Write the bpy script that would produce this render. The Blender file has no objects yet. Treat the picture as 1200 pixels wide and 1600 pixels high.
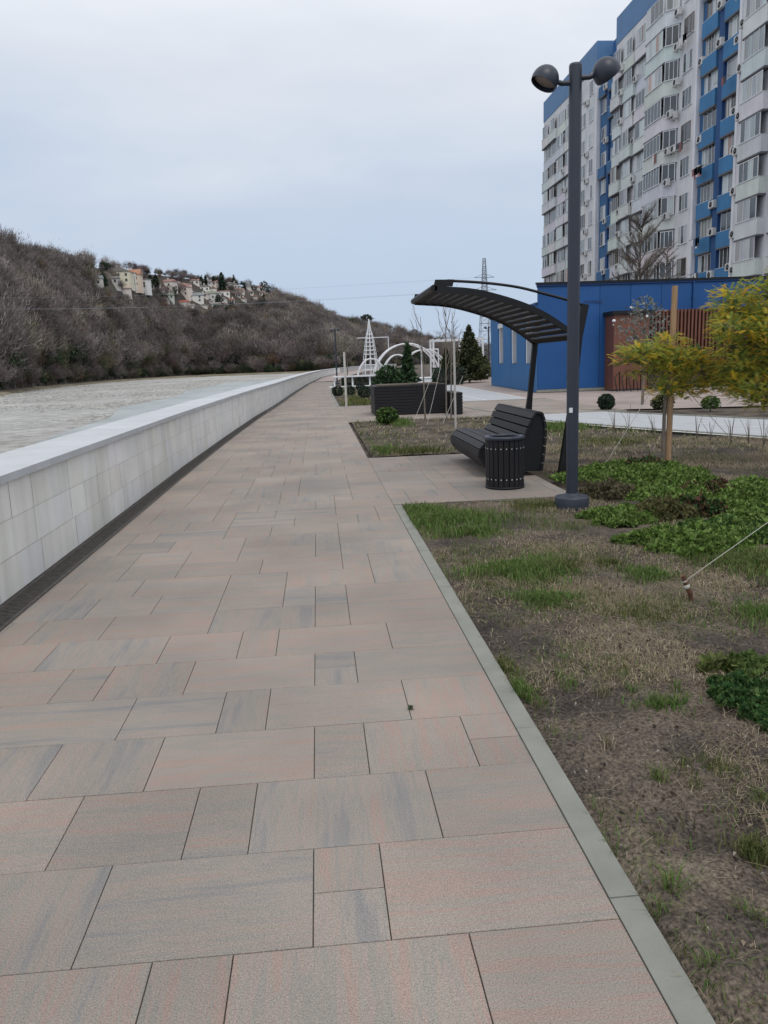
import bpy, bmesh, math, random
import numpy as np
from mathutils import Vector, Matrix, noise
R = math.radians
scn = bpy.context.scene
C = scn.collection

# ------------------------------------------------------------------ camera
H_EYE = 1.45
ROT = ((0.9958356375, 0.0511905134, 0.0754381495),
       (-0.0836175716, 0.1831622996, 0.9795201241),
       (-0.0363247131, 0.9817490022, -0.1866798719))
cd = bpy.data.cameras.new('camera')
cam = bpy.data.objects.new('camera', cd); C.objects.link(cam)
cd.sensor_fit = 'VERTICAL'; cd.sensor_height = 36.0; cd.lens = 36.0*1230/1600
cd.clip_start = 0.05; cd.clip_end = 6000
cam.matrix_world = Matrix([(ROT[i][0], ROT[i][1], -ROT[i][2], (0, 0, H_EYE)[i]) for i in range(3)] + [(0, 0, 0, 1)])
scn.camera = cam

# ------------------------------------------------------------------ world and sun (overcast)
w = bpy.data.worlds.new('World'); scn.world = w; w.use_nodes = True
nt = w.node_tree; N = nt.nodes; L = nt.links; N.clear()
out = N.new('ShaderNodeOutputWorld'); bg = N.new('ShaderNodeBackground')
sky = N.new('ShaderNodeTexSky'); sky.sky_type = 'NISHITA'; sky.sun_disc = False
sky.sun_elevation = R(56.5); sky.sun_rotation = R(171); sky.dust_density = 3
tc = N.new('ShaderNodeTexCoord'); sep = N.new('ShaderNodeSeparateXYZ'); L.new(tc.outputs['Generated'], sep.inputs[0])
mp = N.new('ShaderNodeMapping'); mp.inputs['Scale'].default_value = (1, 1, 3.2); L.new(tc.outputs['Generated'], mp.inputs[0])
nz = N.new('ShaderNodeTexNoise'); nz.inputs['Scale'].default_value = 2.1; nz.inputs['Detail'].default_value = 5
nz.inputs['Roughness'].default_value = .5; L.new(mp.outputs[0], nz.inputs[0])
ad = N.new('ShaderNodeMath'); ad.operation = 'MULTIPLY_ADD'; L.new(nz.outputs['Fac'], ad.inputs[0]); ad.inputs[1].default_value = .38
L.new(sep.outputs[2], ad.inputs[2])
rp = N.new('ShaderNodeValToRGB'); L.new(ad.outputs[0], rp.inputs[0])
els = [(0.10, (.52, .63, .79)), (.26, (.52, .63, .79)), (.38, (.57, .66, .80)), (.50, (.74, .79, .87)), (.60, (.88, .91, .975)), (1.0, (1.0, 1.0, 1.04))]
cr = rp.color_ramp
cr.elements[0].position = els[0][0]; cr.elements[0].color = (*els[0][1], 1)
cr.elements[1].position = els[-1][0]; cr.elements[1].color = (*els[-1][1], 1)
for p, c in els[1:-1]:
    e = cr.elements.new(p); e.color = (*c, 1)
sc_ = N.new('ShaderNodeVectorMath'); sc_.operation = 'SCALE'; L.new(rp.outputs[0], sc_.inputs[0]); sc_.inputs['Scale'].default_value = 10.2
mx = N.new('ShaderNodeMixRGB'); mx.inputs[0].default_value = .93; L.new(sky.outputs[0], mx.inputs[1]); L.new(sc_.outputs[0], mx.inputs[2])
L.new(mx.outputs[0], bg.inputs[0]); bg.inputs[1].default_value = .1; L.new(bg.outputs[0], out.inputs[0])
sd = bpy.data.lights.new('sun', 'SUN'); sd.energy = 1.1; sd.angle = R(25); sd.color = (1, .97, .93)
so = bpy.data.objects.new('sun', sd); C.objects.link(so)
so.rotation_euler = Vector((.10, -.62, .95)).to_track_quat('Z', 'Y').to_euler()     # light comes from behind the viewer, high
vs = scn.view_settings; vs.view_transform = 'Standard'; vs.look = 'None'; vs.exposure = 0; vs.gamma = 1; vs.use_curve_mapping = False

# ------------------------------------------------------------------ helpers
def rng(s): return random.Random(s)

class MB:
    """collects faces, then becomes ONE mesh object"""
    def __init__(s): s.v = []; s.f = []; s.m = []; s.t = []; s.sm = []
    def add(s, vs, fs, mi=0, tint=(1, 1, 1), smooth=False):
        o = len(s.v); s.v.extend([tuple(p) for p in vs])
        for f in fs:
            s.f.append([o+i for i in f]); s.m.append(mi); s.t.append(tint); s.sm.append(smooth)
    def quad(s, a, b, c, d, mi=0, tint=(1, 1, 1)): s.add([a, b, c, d], [(0, 1, 2, 3)], mi, tint)
    def box(s, x0, x1, y0, y1, z0, z1, mi=0, tint=(1, 1, 1), M=None):
        p = [Vector(q) for q in ((x0, y0, z0), (x1, y0, z0), (x1, y1, z0), (x0, y1, z0), (x0, y0, z1), (x1, y0, z1), (x1, y1, z1), (x0, y1, z1))]
        if M: p = [M @ q for q in p]
        s.add(p, [(3, 2, 1, 0), (4, 5, 6, 7), (0, 1, 5, 4), (1, 2, 6, 5), (2, 3, 7, 6), (3, 0, 4, 7)], mi, tint)
    def bbox(s, x0, x1, y0, y1, z0, z1, b=.01, mi=0, tint=(1, 1, 1), M=None):
        bm = bmesh.new(); bmesh.ops.create_cube(bm, size=1)
        for q in bm.verts:
            q.co = Vector((x0+(q.co.x+.5)*(x1-x0), y0+(q.co.y+.5)*(y1-y0), z0+(q.co.z+.5)*(z1-z0)))
        bmesh.ops.bevel(bm, geom=bm.edges[:], offset=b, segments=2, affect='EDGES', profile=.5)
        s.bm(bm, mi, tint, M)
    def bm(s, bm, mi=0, tint=(1, 1, 1), M=None, smooth=False):
        bm.verts.index_update()
        s.add([(M @ q.co if M else q.co.copy()) for q in bm.verts], [[q.index for q in f.verts] for f in bm.faces], mi, tint, smooth); bm.free()
    def tube(s, pts, rad, n=8, mi=0, tint=(1, 1, 1), cap=True, smooth=True):
        pts = [Vector(p) for p in pts]
        if not isinstance(rad, (list, tuple)): rad = [rad]*len(pts)
        vs = []; up = None
        for i, p in enumerate(pts):
            d = (pts[min(i+1, len(pts)-1)]-pts[max(i-1, 0)])
            d = d.normalized() if d.length > 1e-9 else Vector((0, 0, 1))
            if up is None: up = Vector((1, 0, 0)) if abs(d.x) < .8 else Vector((0, 1, 0))
            a = (up - d*up.dot(d)).normalized(); b = d.cross(a); up = a
            for k in range(n):
                th = 2*math.pi*k/n
                vs.append(p+(a*math.cos(th)+b*math.sin(th))*rad[i])
        fs = [(i*n+k, i*n+(k+1) % n, (i+1)*n+(k+1) % n, (i+1)*n+k) for i in range(len(pts)-1) for k in range(n)]
        s.add(vs, fs, mi, tint, smooth)
        if cap:
            s.add(vs[:n], [tuple(reversed(range(n)))], mi, tint); s.add(vs[-n:], [tuple(range(n))], mi, tint)
    def lathe(s, prof, n=24, mi=0, tint=(1, 1, 1), M=None, smooth=True):
        vs = []
        for r, z in prof:
            for k in range(n):
                th = 2*math.pi*k/n; q = Vector((r*math.cos(th), r*math.sin(th), z)); vs.append(M @ q if M else q)
        fs = [(i*n+k, i*n+(k+1) % n, (i+1)*n+(k+1) % n, (i+1)*n+k) for i in range(len(prof)-1) for k in range(n)]
        s.add(vs, fs, mi, tint, smooth)
    def prism_y(s, poly, y0, y1, mi=0, tint=(1, 1, 1)):     # polygon in the XZ plane, pushed along Y
        n = len(poly)
        vs = [(x, y0, z) for x, z in poly]+[(x, y1, z) for x, z in poly]
        s.add(vs, [tuple(range(n)), tuple(reversed(range(n, 2*n)))]+[(i+n, (i+1) % n+n, (i+1) % n, i) for i in range(n)], mi, tint)
    def prism_z(s, poly, z0, z1, mi=0, tint=(1, 1, 1)):
        n = len(poly)
        vs = [(x, y, z0) for x, y in poly]+[(x, y, z1) for x, y in poly]
        s.add(vs, [tuple(reversed(range(n))), tuple(range(n, 2*n))]+[(i, (i+1) % n, (i+1) % n+n, i+n) for i in range(n)], mi, tint)
    def build(s, name, mats, parent=None, loc=None, rz=0):
        me = bpy.data.meshes.new(name)
        me.from_pydata(s.v, [], s.f)
        if not isinstance(mats, (list, tuple)): mats = [mats]
        for m in mats: me.materials.append(m)
        me.polygons.foreach_set('material_index', s.m); me.polygons.foreach_set('use_smooth', s.sm)
        a = me.attributes.new('tint', 'FLOAT_VECTOR', 'FACE')
        a.data.foreach_set('vector', np.array(s.t, dtype=np.float32).ravel())
        me.update()
        o = bpy.data.objects.new(name, me); C.objects.link(o)
        if parent: o.parent = parent
        if loc: o.location = loc
        o.rotation_euler.z = rz
        return o

def npmesh(name, V, F, T, mats, parent=None, loc=None, mi=None):
    """V (n,3), F (m,k) with k fixed, T (m,3) tint per face"""
    me = bpy.data.meshes.new(name); n, m, k = len(V), len(F), F.shape[1]
    me.vertices.add(n); me.vertices.foreach_set('co', V.astype(np.float32).ravel())
    me.loops.add(m*k); me.loops.foreach_set('vertex_index', F.astype(np.int32).ravel())
    me.polygons.add(m); me.polygons.foreach_set('loop_start', np.arange(0, m*k, k, dtype=np.int32))
    if not isinstance(mats, (list, tuple)): mats = [mats]
    for q in mats: me.materials.append(q)
    if mi is not None: me.polygons.foreach_set('material_index', mi.astype(np.int32))
    a = me.attributes.new('tint', 'FLOAT_VECTOR', 'FACE'); a.data.foreach_set('vector', T.astype(np.float32).ravel())
    me.update(calc_edges=True)
    o = bpy.data.objects.new(name, me); C.objects.link(o)
    if parent: o.parent = parent
    if loc: o.location = loc
    return o

def tag(o, label, cat, group=None):
    o['label'] = label; o['category'] = cat
    if group: o['group'] = group
    return o
def kind(o, k, label=None):
    o['kind'] = k
    if label: o['label'] = label
    return o
def thing(name, label, cat, loc=(0, 0, 0), rz=0, group=None):
    o = bpy.data.objects.new(name, None); C.objects.link(o); o.location = loc; o.rotation_euler = (0, 0, rz)
    return tag(o, label, cat, group)
def copy_tree(o, parent=None):
    c = o.copy(); C.objects.link(c)
    if parent: c.parent = parent
    for ch in [q for q in list(C.objects) if q.parent == o]: copy_tree(ch, c)
    return c

def mat(name, col, rough=.8, metal=0, var=.12, scale=4.0, bump=0, bscale=40.0, tint=False, spec=.5, detail=4, stretch=None, rnd=0, trans=0, streak=None, trl=0):
    m = bpy.data.materials.new(name); m.use_nodes = True; nt = m.node_tree; N = nt.nodes; L = nt.links
    b = N['Principled BSDF']; b.inputs['Roughness'].default_value = rough; b.inputs['Metallic'].default_value = metal
    b.inputs['Specular IOR Level'].default_value = spec
    tc = N.new('ShaderNodeTexCoord'); src = tc.outputs['Object']
    if stretch:
        mp = N.new('ShaderNodeMapping'); mp.inputs['Scale'].default_value = stretch; L.new(src, mp.inputs[0]); src = mp.outputs[0]
    nz = N.new('ShaderNodeTexNoise'); nz.inputs['Scale'].default_value = scale; nz.inputs['Detail'].default_value = detail; L.new(src, nz.inputs[0])
    rp = N.new('ShaderNodeValToRGB'); L.new(nz.outputs['Fac'], rp.inputs[0])
    rp.color_ramp.elements[0].position = .3; rp.color_ramp.elements[1].position = .7
    rp.color_ramp.elements[0].color = (*[c*(1-var) for c in col], 1); rp.color_ramp.elements[1].color = (*[min(1, c*(1+var)) for c in col], 1)
    o = rp.outputs[0]
    if streak:      # (colour, amount) vertical dirt streaks
        mp2 = N.new('ShaderNodeMapping'); mp2.inputs['Scale'].default_value = (1.2, 1.2, .12); L.new(tc.outputs['Object'], mp2.inputs[0])
        n2 = N.new('ShaderNodeTexNoise'); n2.inputs['Scale'].default_value = 3; n2.inputs['Detail'].default_value = 5; L.new(mp2.outputs[0], n2.inputs[0])
        r2 = N.new('ShaderNodeValToRGB'); L.new(n2.outputs['Fac'], r2.inputs[0]); r2.color_ramp.elements[0].position = .48; r2.color_ramp.elements[1].position = .75
        mu = N.new('ShaderNodeMath'); mu.operation = 'MULTIPLY'; L.new(r2.outputs[0], mu.inputs[0]); mu.inputs[1].default_value = streak[1]
        mm = N.new('ShaderNodeMixRGB'); L.new(mu.outputs[0], mm.inputs[0]); L.new(o, mm.inputs[1]); mm.inputs[2].default_value = (*streak[0], 1); o = mm.outputs[0]
    if tint:
        at = N.new('ShaderNodeAttribute'); at.attribute_name = 'tint'
        mm = N.new('ShaderNodeMixRGB'); mm.blend_type = 'MULTIPLY'; mm.inputs[0].default_value = 1
        L.new(o, mm.inputs[1]); L.new(at.outputs['Vector'], mm.inputs[2]); o = mm.outputs[0]
    if rnd:
        oi = N.new('ShaderNodeObjectInfo'); hs = N.new('ShaderNodeHueSaturation')
        mr = N.new('ShaderNodeMapRange'); L.new(oi.outputs['Random'], mr.inputs[0]); mr.inputs[3].default_value = 1-rnd; mr.inputs[4].default_value = 1+rnd
        L.new(mr.outputs[0], hs.inputs['Value']); L.new(o, hs.inputs['Color']); o = hs.outputs[0]
    L.new(o, b.inputs['Base Color'])
    if trl:
        ts = N.new('ShaderNodeBsdfTranslucent'); L.new(o, ts.inputs[0]); ms = N.new('ShaderNodeMixShader'); ms.inputs[0].default_value = trl
        L.new(b.outputs[0], ms.inputs[1]); L.new(ts.outputs[0], ms.inputs[2]); L.new(ms.outputs[0], N['Material Output'].inputs[0])
    if trans:
        b.inputs['Transmission Weight'].default_value = trans
    if bump:
        n3 = N.new('ShaderNodeTexNoise'); n3.inputs['Scale'].default_value = bscale; n3.inputs['Detail'].default_value = 6; L.new(src, n3.inputs[0])
        bp = N.new('ShaderNodeBump'); bp.inputs['Strength'].default_value = min(1, bump); bp.inputs['Distance'].default_value = .02; L.new(n3.outputs['Fac'], bp.inputs['Height']); L.new(bp.outputs[0], b.inputs['Normal'])
    return m

# pixel (of the 1200x1600 picture) -> ray of the terrain model, used only to look up directions
def ray(px, py):
    c = (px-600, 800-py, 1230)
    return [sum(ROT[i][k]*c[k] for k in range(3)) for i in range(3)]
def hor(px): return 570-.037*(px-495)
def slope(px):
    d = ray(px, hor(px)); return d[0]/d[1]
def G(px, py, z=0.0):
    d = ray(px, py); s = (z-H_EYE)/d[2]; return (d[0]*s, d[1]*s)
def zat(px, py, Y):
    d = ray(px, py); return H_EYE+d[2]*Y/d[1]
def lerp(tab, x):
    if x <= tab[0][0]: return tab[0][1]
    for (a, va), (b, vb) in zip(tab, tab[1:]):
        if x <= b: return va+(vb-va)*(x-a)/(b-a)
    return tab[-1][1]

# ------------------------------------------------------------------ materials
M_conc = mat('concrete_kerb', (.225, .232, .205), .9, var=.12, scale=6, bump=.25, bscale=120)
M_stone = mat('white_stone_panel', (.80, .80, .79), .6, var=.08, scale=2.2, bump=.08, bscale=90, tint=True, streak=((.55, .56, .51), .7))
M_coping = mat('coping_stone', (.50, .525, .545), .55, var=.08, scale=3, bump=.1, bscale=90, tint=True)
M_dark = mat('dark_grout', (.11, .10, .09), .95, var=.4, scale=12)
M_drain = mat('drain_metal', (.055, .05, .045), .8, var=.4, scale=25, bump=.3)
M_soil = None
M_pole = mat('graphite_paint', (.026, .033, .050), .42, var=.06, spec=.5, bump=.03, bscale=200)
M_blackwood = mat('black_stained_wood', (.0095, .0092, .0115), .55, var=.45, scale=9, stretch=(9, .8, 9), bump=.2, bscale=30, tint=True, spec=.35)
M_blackmetal = mat('black_metal', (.007, .0075, .009), .5, var=.15, spec=.35)
M_rivet = mat('steel_rivet', (.5, .5, .5), .3, metal=1)
M_blue = mat('blue_panel', (.004, .070, .24), .55, var=.10, scale=.6, tint=True, bump=.03, bscale=3, streak=((.01, .07, .19), .3))
M_bluelit = mat('lit_blue_panel', (.065, .17, .34), .55, var=.08, scale=.7, tint=True)  # roof parapet blue made paler: its being lit is put into the colour
M_glass = mat('window_glass', (.05, .06, .065), .06, var=.4, scale=.8, spec=.9)
M_curtain = mat('curtained_glass', (.30, .33, .33), .25, var=.25, scale=.9, stretch=(4, 4, .3), spec=.8, tint=True)
M_frame = mat('white_window_frame', (.66, .67, .69), .45, var=.05, tint=True)
M_rust = mat('rust_wood', (.15, .058, .035), .55, var=.3, scale=3, stretch=(8, 8, .5), bump=.1)
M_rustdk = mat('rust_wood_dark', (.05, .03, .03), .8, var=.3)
M_white = mat('white_metal', (.70, .72, .74), .4, var=.04)
M_bark = mat('grey_bark', (.16, .135, .11), .9, var=.3, scale=20, bump=.4)
M_post = mat('debarked_stake', (.36, .23, .13), .8, var=.25, scale=8, stretch=(8, 8, .6), bump=.2)
M_cord = mat('guy_cord', (.48, .47, .42), .8)
M_tar = mat('pale_bitumen', (.40, .42, .44), .9, var=.05, scale=2, bump=.15, bscale=200)
M_leafgreen = mat('green_leaves', (.055, .10, .022), .6, var=.35, scale=10, tint=True, spec=.3)
M_grass = mat('grass_blades', (1, 1, 1), .75, var=.1, scale=6, tint=True, spec=.2, trl=.3)

def tile_mat(name, boost=1.0):
    m = bpy.data.materials.new(name); m.use_nodes = True; nt = m.node_tree; N = nt.nodes; L = nt.links
    b = N['Principled BSDF']; b.inputs['Roughness'].default_value = .82; b.inputs['Specular IOR Level'].default_value = .35
    at = N.new('ShaderNodeAttribute'); at.attribute_name = 'tint'
    sp = N.new('ShaderNodeSeparateXYZ'); L.new(at.outputs['Vector'], sp.inputs[0])
    g = N.new('ShaderNodeNewGeometry')
    def mapping(sc):
        q = N.new('ShaderNodeMapping'); q.inputs['Scale'].default_value = sc; L.new(g.outputs['Position'], q.inputs[0]); return q.outputs[0]
    A, B = mapping((8, .7, 1)), mapping((.7, 8, 1))
    gt = N.new('ShaderNodeMath'); gt.operation = 'GREATER_THAN'; gt.inputs[1].default_value = .55; L.new(sp.outputs[0], gt.inputs[0])
    mv = N.new('ShaderNodeMixRGB'); L.new(gt.outputs[0], mv.inputs[0]); L.new(A, mv.inputs[1]); L.new(B, mv.inputs[2])
    off = N.new('ShaderNodeVectorMath'); off.operation = 'SCALE'; L.new(at.outputs['Vector'], off.inputs[0]); off.inputs['Scale'].default_value = 37
    va = N.new('ShaderNodeVectorMath'); L.new(mv.outputs[0], va.inputs[0]); L.new(off.outputs[0], va.inputs[1])
    n1 = N.new('ShaderNodeTexNoise'); n1.inputs['Scale'].default_value = 1.25; n1.inputs['Detail'].default_value = 8; n1.inputs['Roughness'].default_value = .66
    L.new(va.outputs[0], n1.inputs[0])
    mad = N.new('ShaderNodeMath'); mad.operation = 'MULTIPLY_ADD'; L.new(sp.outputs[1], mad.inputs[0]); mad.inputs[1].default_value = .18; 
    sb = N.new('ShaderNodeMath'); sb.operation = 'SUBTRACT'; L.new(n1.outputs['Fac'], sb.inputs[0]); sb.inputs[1].default_value = .07; L.new(sb.outputs[0], mad.inputs[2])
    rp = N.new('ShaderNodeValToRGB'); L.new(mad.outputs[0], rp.inputs[0]); cr = rp.color_ramp
    st = [(.28, (.218, .216, .212)), (.37, (.252, .245, .233)), (.43, (.305, .272, .24)), (.47, (.262, .255, .228)), (.51, (.325, .268, .238)), (.55, (.285, .273, .236)), (.60, (.335, .252, .22)), (.66, (.30, .28, .24)), (.74, (.33, .26, .23))]
    cr.elements[0].position = st[0][0]; cr.elements[0].color = (*[c*boost for c in st[0][1]], 1)
    cr.elements[1].position = st[-1][0]; cr.elements[1].color = (*[c*boost for c in st[-1][1]], 1)
    for p, c in st[1:-1]:
        e = cr.elements.new(p); e.color = (*[x*boost for x in c], 1)
    n2 = N.new('ShaderNodeTexNoise'); n2.inputs['Scale'].default_value = 240; n2.inputs['Detail'].default_value = 6; n2.inputs['Roughness'].default_value = .75; L.new(g.outputs['Position'], n2.inputs[0])
    r2 = N.new('ShaderNodeValToRGB'); L.new(n2.outputs['Fac'], r2.inputs[0])
    r2.color_ramp.elements[0].position = .34; r2.color_ramp.elements[0].color = (.52, .52, .55, 1)
    r2.color_ramp.elements[1].position = .66; r2.color_ramp.elements[1].color = (1.45, 1.42, 1.38, 1)
    mm = N.new('ShaderNodeMixRGB'); mm.blend_type = 'MULTIPLY'; mm.inputs[0].default_value = 1; L.new(rp.outputs[0], mm.inputs[1]); L.new(r2.outputs[0], mm.inputs[2])
    n4 = N.new('ShaderNodeTexNoise'); n4.inputs['Scale'].default_value = .9; n4.inputs['Detail'].default_value = 6; L.new(g.outputs['Position'], n4.inputs[0])
    r4 = N.new('ShaderNodeValToRGB'); L.new(n4.outputs['Fac'], r4.inputs[0])
    r4.color_ramp.elements[0].position = .35; r4.color_ramp.elements[0].color = (.80, .81, .82, 1); r4.color_ramp.elements[1].position = .65; r4.color_ramp.elements[1].color = (1.05, 1.04, 1.03, 1)
    m2 = N.new('ShaderNodeMixRGB'); m2.blend_type = 'MULTIPLY'; m2.inputs[0].default_value = 1; L.new(mm.outputs[0], m2.inputs[1]); L.new(r4.outputs[0], m2.inputs[2])
    mb = N.new('ShaderNodeMath'); mb.operation = 'MULTIPLY_ADD'; L.new(sp.outputs[2], mb.inputs[0]); mb.inputs[1].default_value = .12; mb.inputs[2].default_value = .92
    m3 = N.new('ShaderNodeVectorMath'); m3.operation = 'SCALE'; L.new(m2.outputs[0], m3.inputs[0]); L.new(mb.outputs[0], m3.inputs['Scale'])
    L.new(m3.outputs[0], b.inputs['Base Color'])
    bp = N.new('ShaderNodeBump'); bp.inputs['Strength'].default_value = .25; bp.inputs['Distance'].default_value = .003; L.new(n2.outputs['Fac'], bp.inputs['Height']); L.new(bp.outputs[0], b.inputs['Normal'])
    return m
M_tile = tile_mat('paving_slab_granite')

def ramp_mat(name, stops, scale, rough=.95, bump=.5, bscale=30, dist=.03, detail=8, scale2=None, stops2=None, stretch=None):
    m = bpy.data.materials.new(name); m.use_nodes = True; nt = m.node_tree; N = nt.nodes; L = nt.links
    b = N['Principled BSDF']; b.inputs['Roughness'].default_value = rough; b.inputs['Specular IOR Level'].default_value = .25
    g = N.new('ShaderNodeNewGeometry'); src = g.outputs['Position']
    if stretch:
        q = N.new('ShaderNodeMapping'); q.inputs['Scale'].default_value = stretch; L.new(src, q.inputs[0]); src = q.outputs[0]
    def one(sc, stp):
        n1 = N.new('ShaderNodeTexNoise'); n1.inputs['Scale'].default_value = sc; n1.inputs['Detail'].default_value = detail; n1.inputs['Roughness'].default_value = .62; L.new(src, n1.inputs[0])
        rp = N.new('ShaderNodeValToRGB'); L.new(n1.outputs['Fac'], rp.inputs[0]); cr = rp.color_ramp
        cr.elements[0].position = stp[0][0]; cr.elements[0].color = (*stp[0][1], 1); cr.elements[1].position = stp[-1][0]; cr.elements[1].color = (*stp[-1][1], 1)
        for p, c in stp[1:-1]:
            e = cr.elements.new(p); e.color = (*c, 1)
        return rp.outputs[0], n1.outputs['Fac']
    o, f = one(scale, stops)
    if stops2:
        o2, f2 = one(scale2, stops2)
        mm = N.new('ShaderNodeMixRGB'); mm.blend_type = 'MULTIPLY'; mm.inputs[0].default_value = 1; L.new(o, mm.inputs[1]); L.new(o2, mm.inputs[2]); o = mm.outputs[0]
    L.new(o, b.inputs['Base Color'])
    n3 = N.new('ShaderNodeTexNoise'); n3.inputs['Scale'].default_value = bscale; n3.inputs['Detail'].default_value = 8; L.new(src, n3.inputs[0])
    bp = N.new('ShaderNodeBump'); bp.inputs['Strength'].default_value = bump; bp.inputs['Distance'].default_value = dist; L.new(n3.outputs['Fac'], bp.inputs['Height']); L.new(bp.outputs[0], b.inputs['Normal'])
    return m
M_soil = ramp_mat('dry_soil', [(.30, (.045, .039, .036)), (.46, (.085, .072, .063)), (.57, (.145, .122, .098)), (.72, (.22, .19, .15))], 1.6, bump=1, bscale=45,
                  scale2=75, stops2=[(.36, (.36, .36, .37)), (.64, (1.5, 1.46, 1.38))])
M_gravel = ramp_mat('river_gravel', [(.30, (.30, .30, .275)), (.44, (.39, .39, .375)), (.56, (.45, .455, .445)), (.70, (.50, .50, .48))], .035, bump=1, bscale=3, dist=.3,
                    scale2=.8, stops2=[(.40, (.72, .71, .70)), (.60, (1.12, 1.12, 1.11))])
M_hill = ramp_mat('hill_soil', [(.3, (.05, .045, .04)), (.7, (.10, .085, .07))], .05, bump=.3)
M_water = mat('shallow_water', (.36, .40, .395), .3, var=.25, scale=.25, bump=.35, bscale=1.6, stretch=(1, .5, 1), spec=.5)
M_plaza = ramp_mat('distant_paving', [(.3, (.30, .25, .23)), (.7, (.40, .34, .31))], .8, bump=.1, scale2=9, stops2=[(.3, (.85, .85, .85)), (.7, (1.1, 1.1, 1.1))])

# ------------------------------------------------------------------ ground and promenade
def right_dx(Y): return lerp([(0, 0), (20, 0), (27, -.09), (40, -.08), (50, .05), (64, .5), (92, 2.6), (130, 6.5), (200, 17)], Y)
def wall_x(Y): return lerp([(0, -2.1), (12, -2.1), (17, -2.04), (24, -1.90), (30, -1.68), (45, -1.32), (63, -.80), (92, .45), (130, 3.6), (200, 12), (300, 30)], Y)

m = MB()
m.add([(-2.4, -40, -.06), (1800, -40, -.06), (1800, 1800, -.06), (300, 1800, -.06), (90, 420, -.06), (30, 300, -.06), (12.5, 200, -.06), (3.8, 130, -.06), (.4, 92, -.06), (-.9, 63, -.06), (-2.4, 20, -.06)],
      [tuple(range(11))])
kind(m.build('ground', M_soil), 'structure', 'bare brown ground of the river park')

# slabs
rg = rng(5)
EDGE = .715
def slab_rows():
    rows = []
    fixed = {0: [.4, .6, .2, .6, .6, .4], 1: [.6, 'S', .6, .4, .6, .4], 2: [.4, .6, .2, .4, .6, .6], 3: ['S', .4, .2, .6, .4, .6, .4], 4: [.4, .6, .2, .4, .6, .6], 5: [.6, 'S', .6, .4, .2, .8-.2],
             6: [.4, .6, .2, .4, .6, .4], 7: [.6, .2, .6, .6, .4, .2]}
    pats = list(fixed.values())
    for k in range(-7, 160):
        y0 = 1.355+.415*k
        p = fixed.get(k)
        if p is None:
            p = list(pats[rg.randrange(8)])
            if rg.random() < .6: rg.shuffle(p)
        rows.append((y0, p))
    return rows
m = MB()
def put_slab(x0, x1, y0, y1):
    g = .0015
    t = (rg.random(), rg.random(), rg.random())
    ym = (y0+y1)/2; d = right_dx(ym) if x0 < 1 else right_dx(ym)
    z = rg.uniform(-.0006, .0006)
    a, b, c, e = x0+g+d, x1-g+d, y0+g, y1-g; bv = .0013
    top = [(a+bv, c+bv, z), (b-bv, c+bv, z), (b-bv, e-bv, z), (a+bv, e-bv, z)]
    mid = [(a, c, z-bv), (b, c, z-bv), (b, e, z-bv), (a, e, z-bv)]
    if y0 > 26:
        m.add(top, [(0, 1, 2, 3)], 0, t); return
    low = [(x, y, -.03) for x, y, _ in mid]
    m.add(top+mid+low, [(0, 1, 2, 3)]+[(4+i, 4+(i+1) % 4, (i+1) % 4, i) for i in range(4)]+[(8+i, 8+(i+1) % 4, 4+(i+1) % 4, 4+i) for i in range(4)], 0, t)
for y0, p in slab_rows():
    y1 = y0+.415; x = EDGE
    xs = []
    def row(x, pattern, stop, sgn):
        i = 0
        while (x > stop if sgn < 0 else x < stop):
            wd = pattern[i % len(pattern)]; i += 1
            stack = wd == 'S'; wd = .2 if stack else wd
            nx = x+sgn*wd
            if sgn > 0: nx = min(nx, stop)
            lo, hi = min(x, nx), max(x, nx)
            if hi-lo < .02: break
            if stack: put_slab(lo, hi, y0, y0+.2075); put_slab(lo, hi, y0+.2075, y1)
            else: put_slab(lo, hi, y0, y1)
            x = nx
    row(x, p, -2.25, -1)
    if 7.9 < y0+.2 < 12.15: row(EDGE, p[1:]+p[:1], 2.64, 1)
    if 20.2 < y0+.2 < 27.5: row(EDGE, p[2:]+p[:2], 8, 1)
kind(m.build('path', M_tile), 'structure', 'promenade of large pinkish grey paving slabs')
m = MB(); m.box(-2.3, .72, -2, 70, -.3, -.012); m.box(.72, 2.64, 7.95, 12.15, -.3, -.012); m.box(.6, 8, 20.3, 27.4, -.3, -.012)
kind(m.build('path_bedding', M_dark), 'structure')
m = MB(); ys = list(np.arange(70, 200, 5))
for a, b in zip(ys, ys[1:]): m.quad((wall_x(a)-.1, a, .001), (EDGE+right_dx(a), a, .001), (EDGE+right_dx(b), b, .001), (wall_x(b)-.1, b, .001))
kind(m.build('far_path', M_plaza), 'structure', 'far bend of the paved promenade')

# kerbs
m = MB()
def kerb(pts, wd=.08, L0=1.0, z1=.004):
    for (xa, ya), (xb, yb) in zip(pts, pts[1:]):
        d = Vector((xb-xa, yb-ya)); n = max(1, round(d.length/L0)); u = d.normalized(); q = Vector((u.y, -u.x))*wd
        for i in range(n):
            a = Vector((xa, ya))+d*(i/n)+u*.0015; b = Vector((xa, ya))+d*((i+1)/n)-u*.0015
            z = z1+rg.uniform(-.0015, .0015)
            P = [(a.x, a.y), (b.x, b.y), (b.x+q.x, b.y+q.y), (a.x+q.x, a.y+q.y)]
            v = [(x, y, -.12) for x, y in P]+[(x, y, z) for x, y in P]
            m.add(v, [(4, 7, 6, 5), (0, 4, 5, 1), (1, 5, 6, 2), (2, 6, 7, 3), (3, 7, 4, 0)], 0, (1, 1, 1))
e = EDGE+.001
kerb([(e, -1.2), (e, 7.935)])
kerb([(2.2, 20.28), (8, 20.28)])
kerb([(8, 27.5), (.63, 27.5)])
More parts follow.
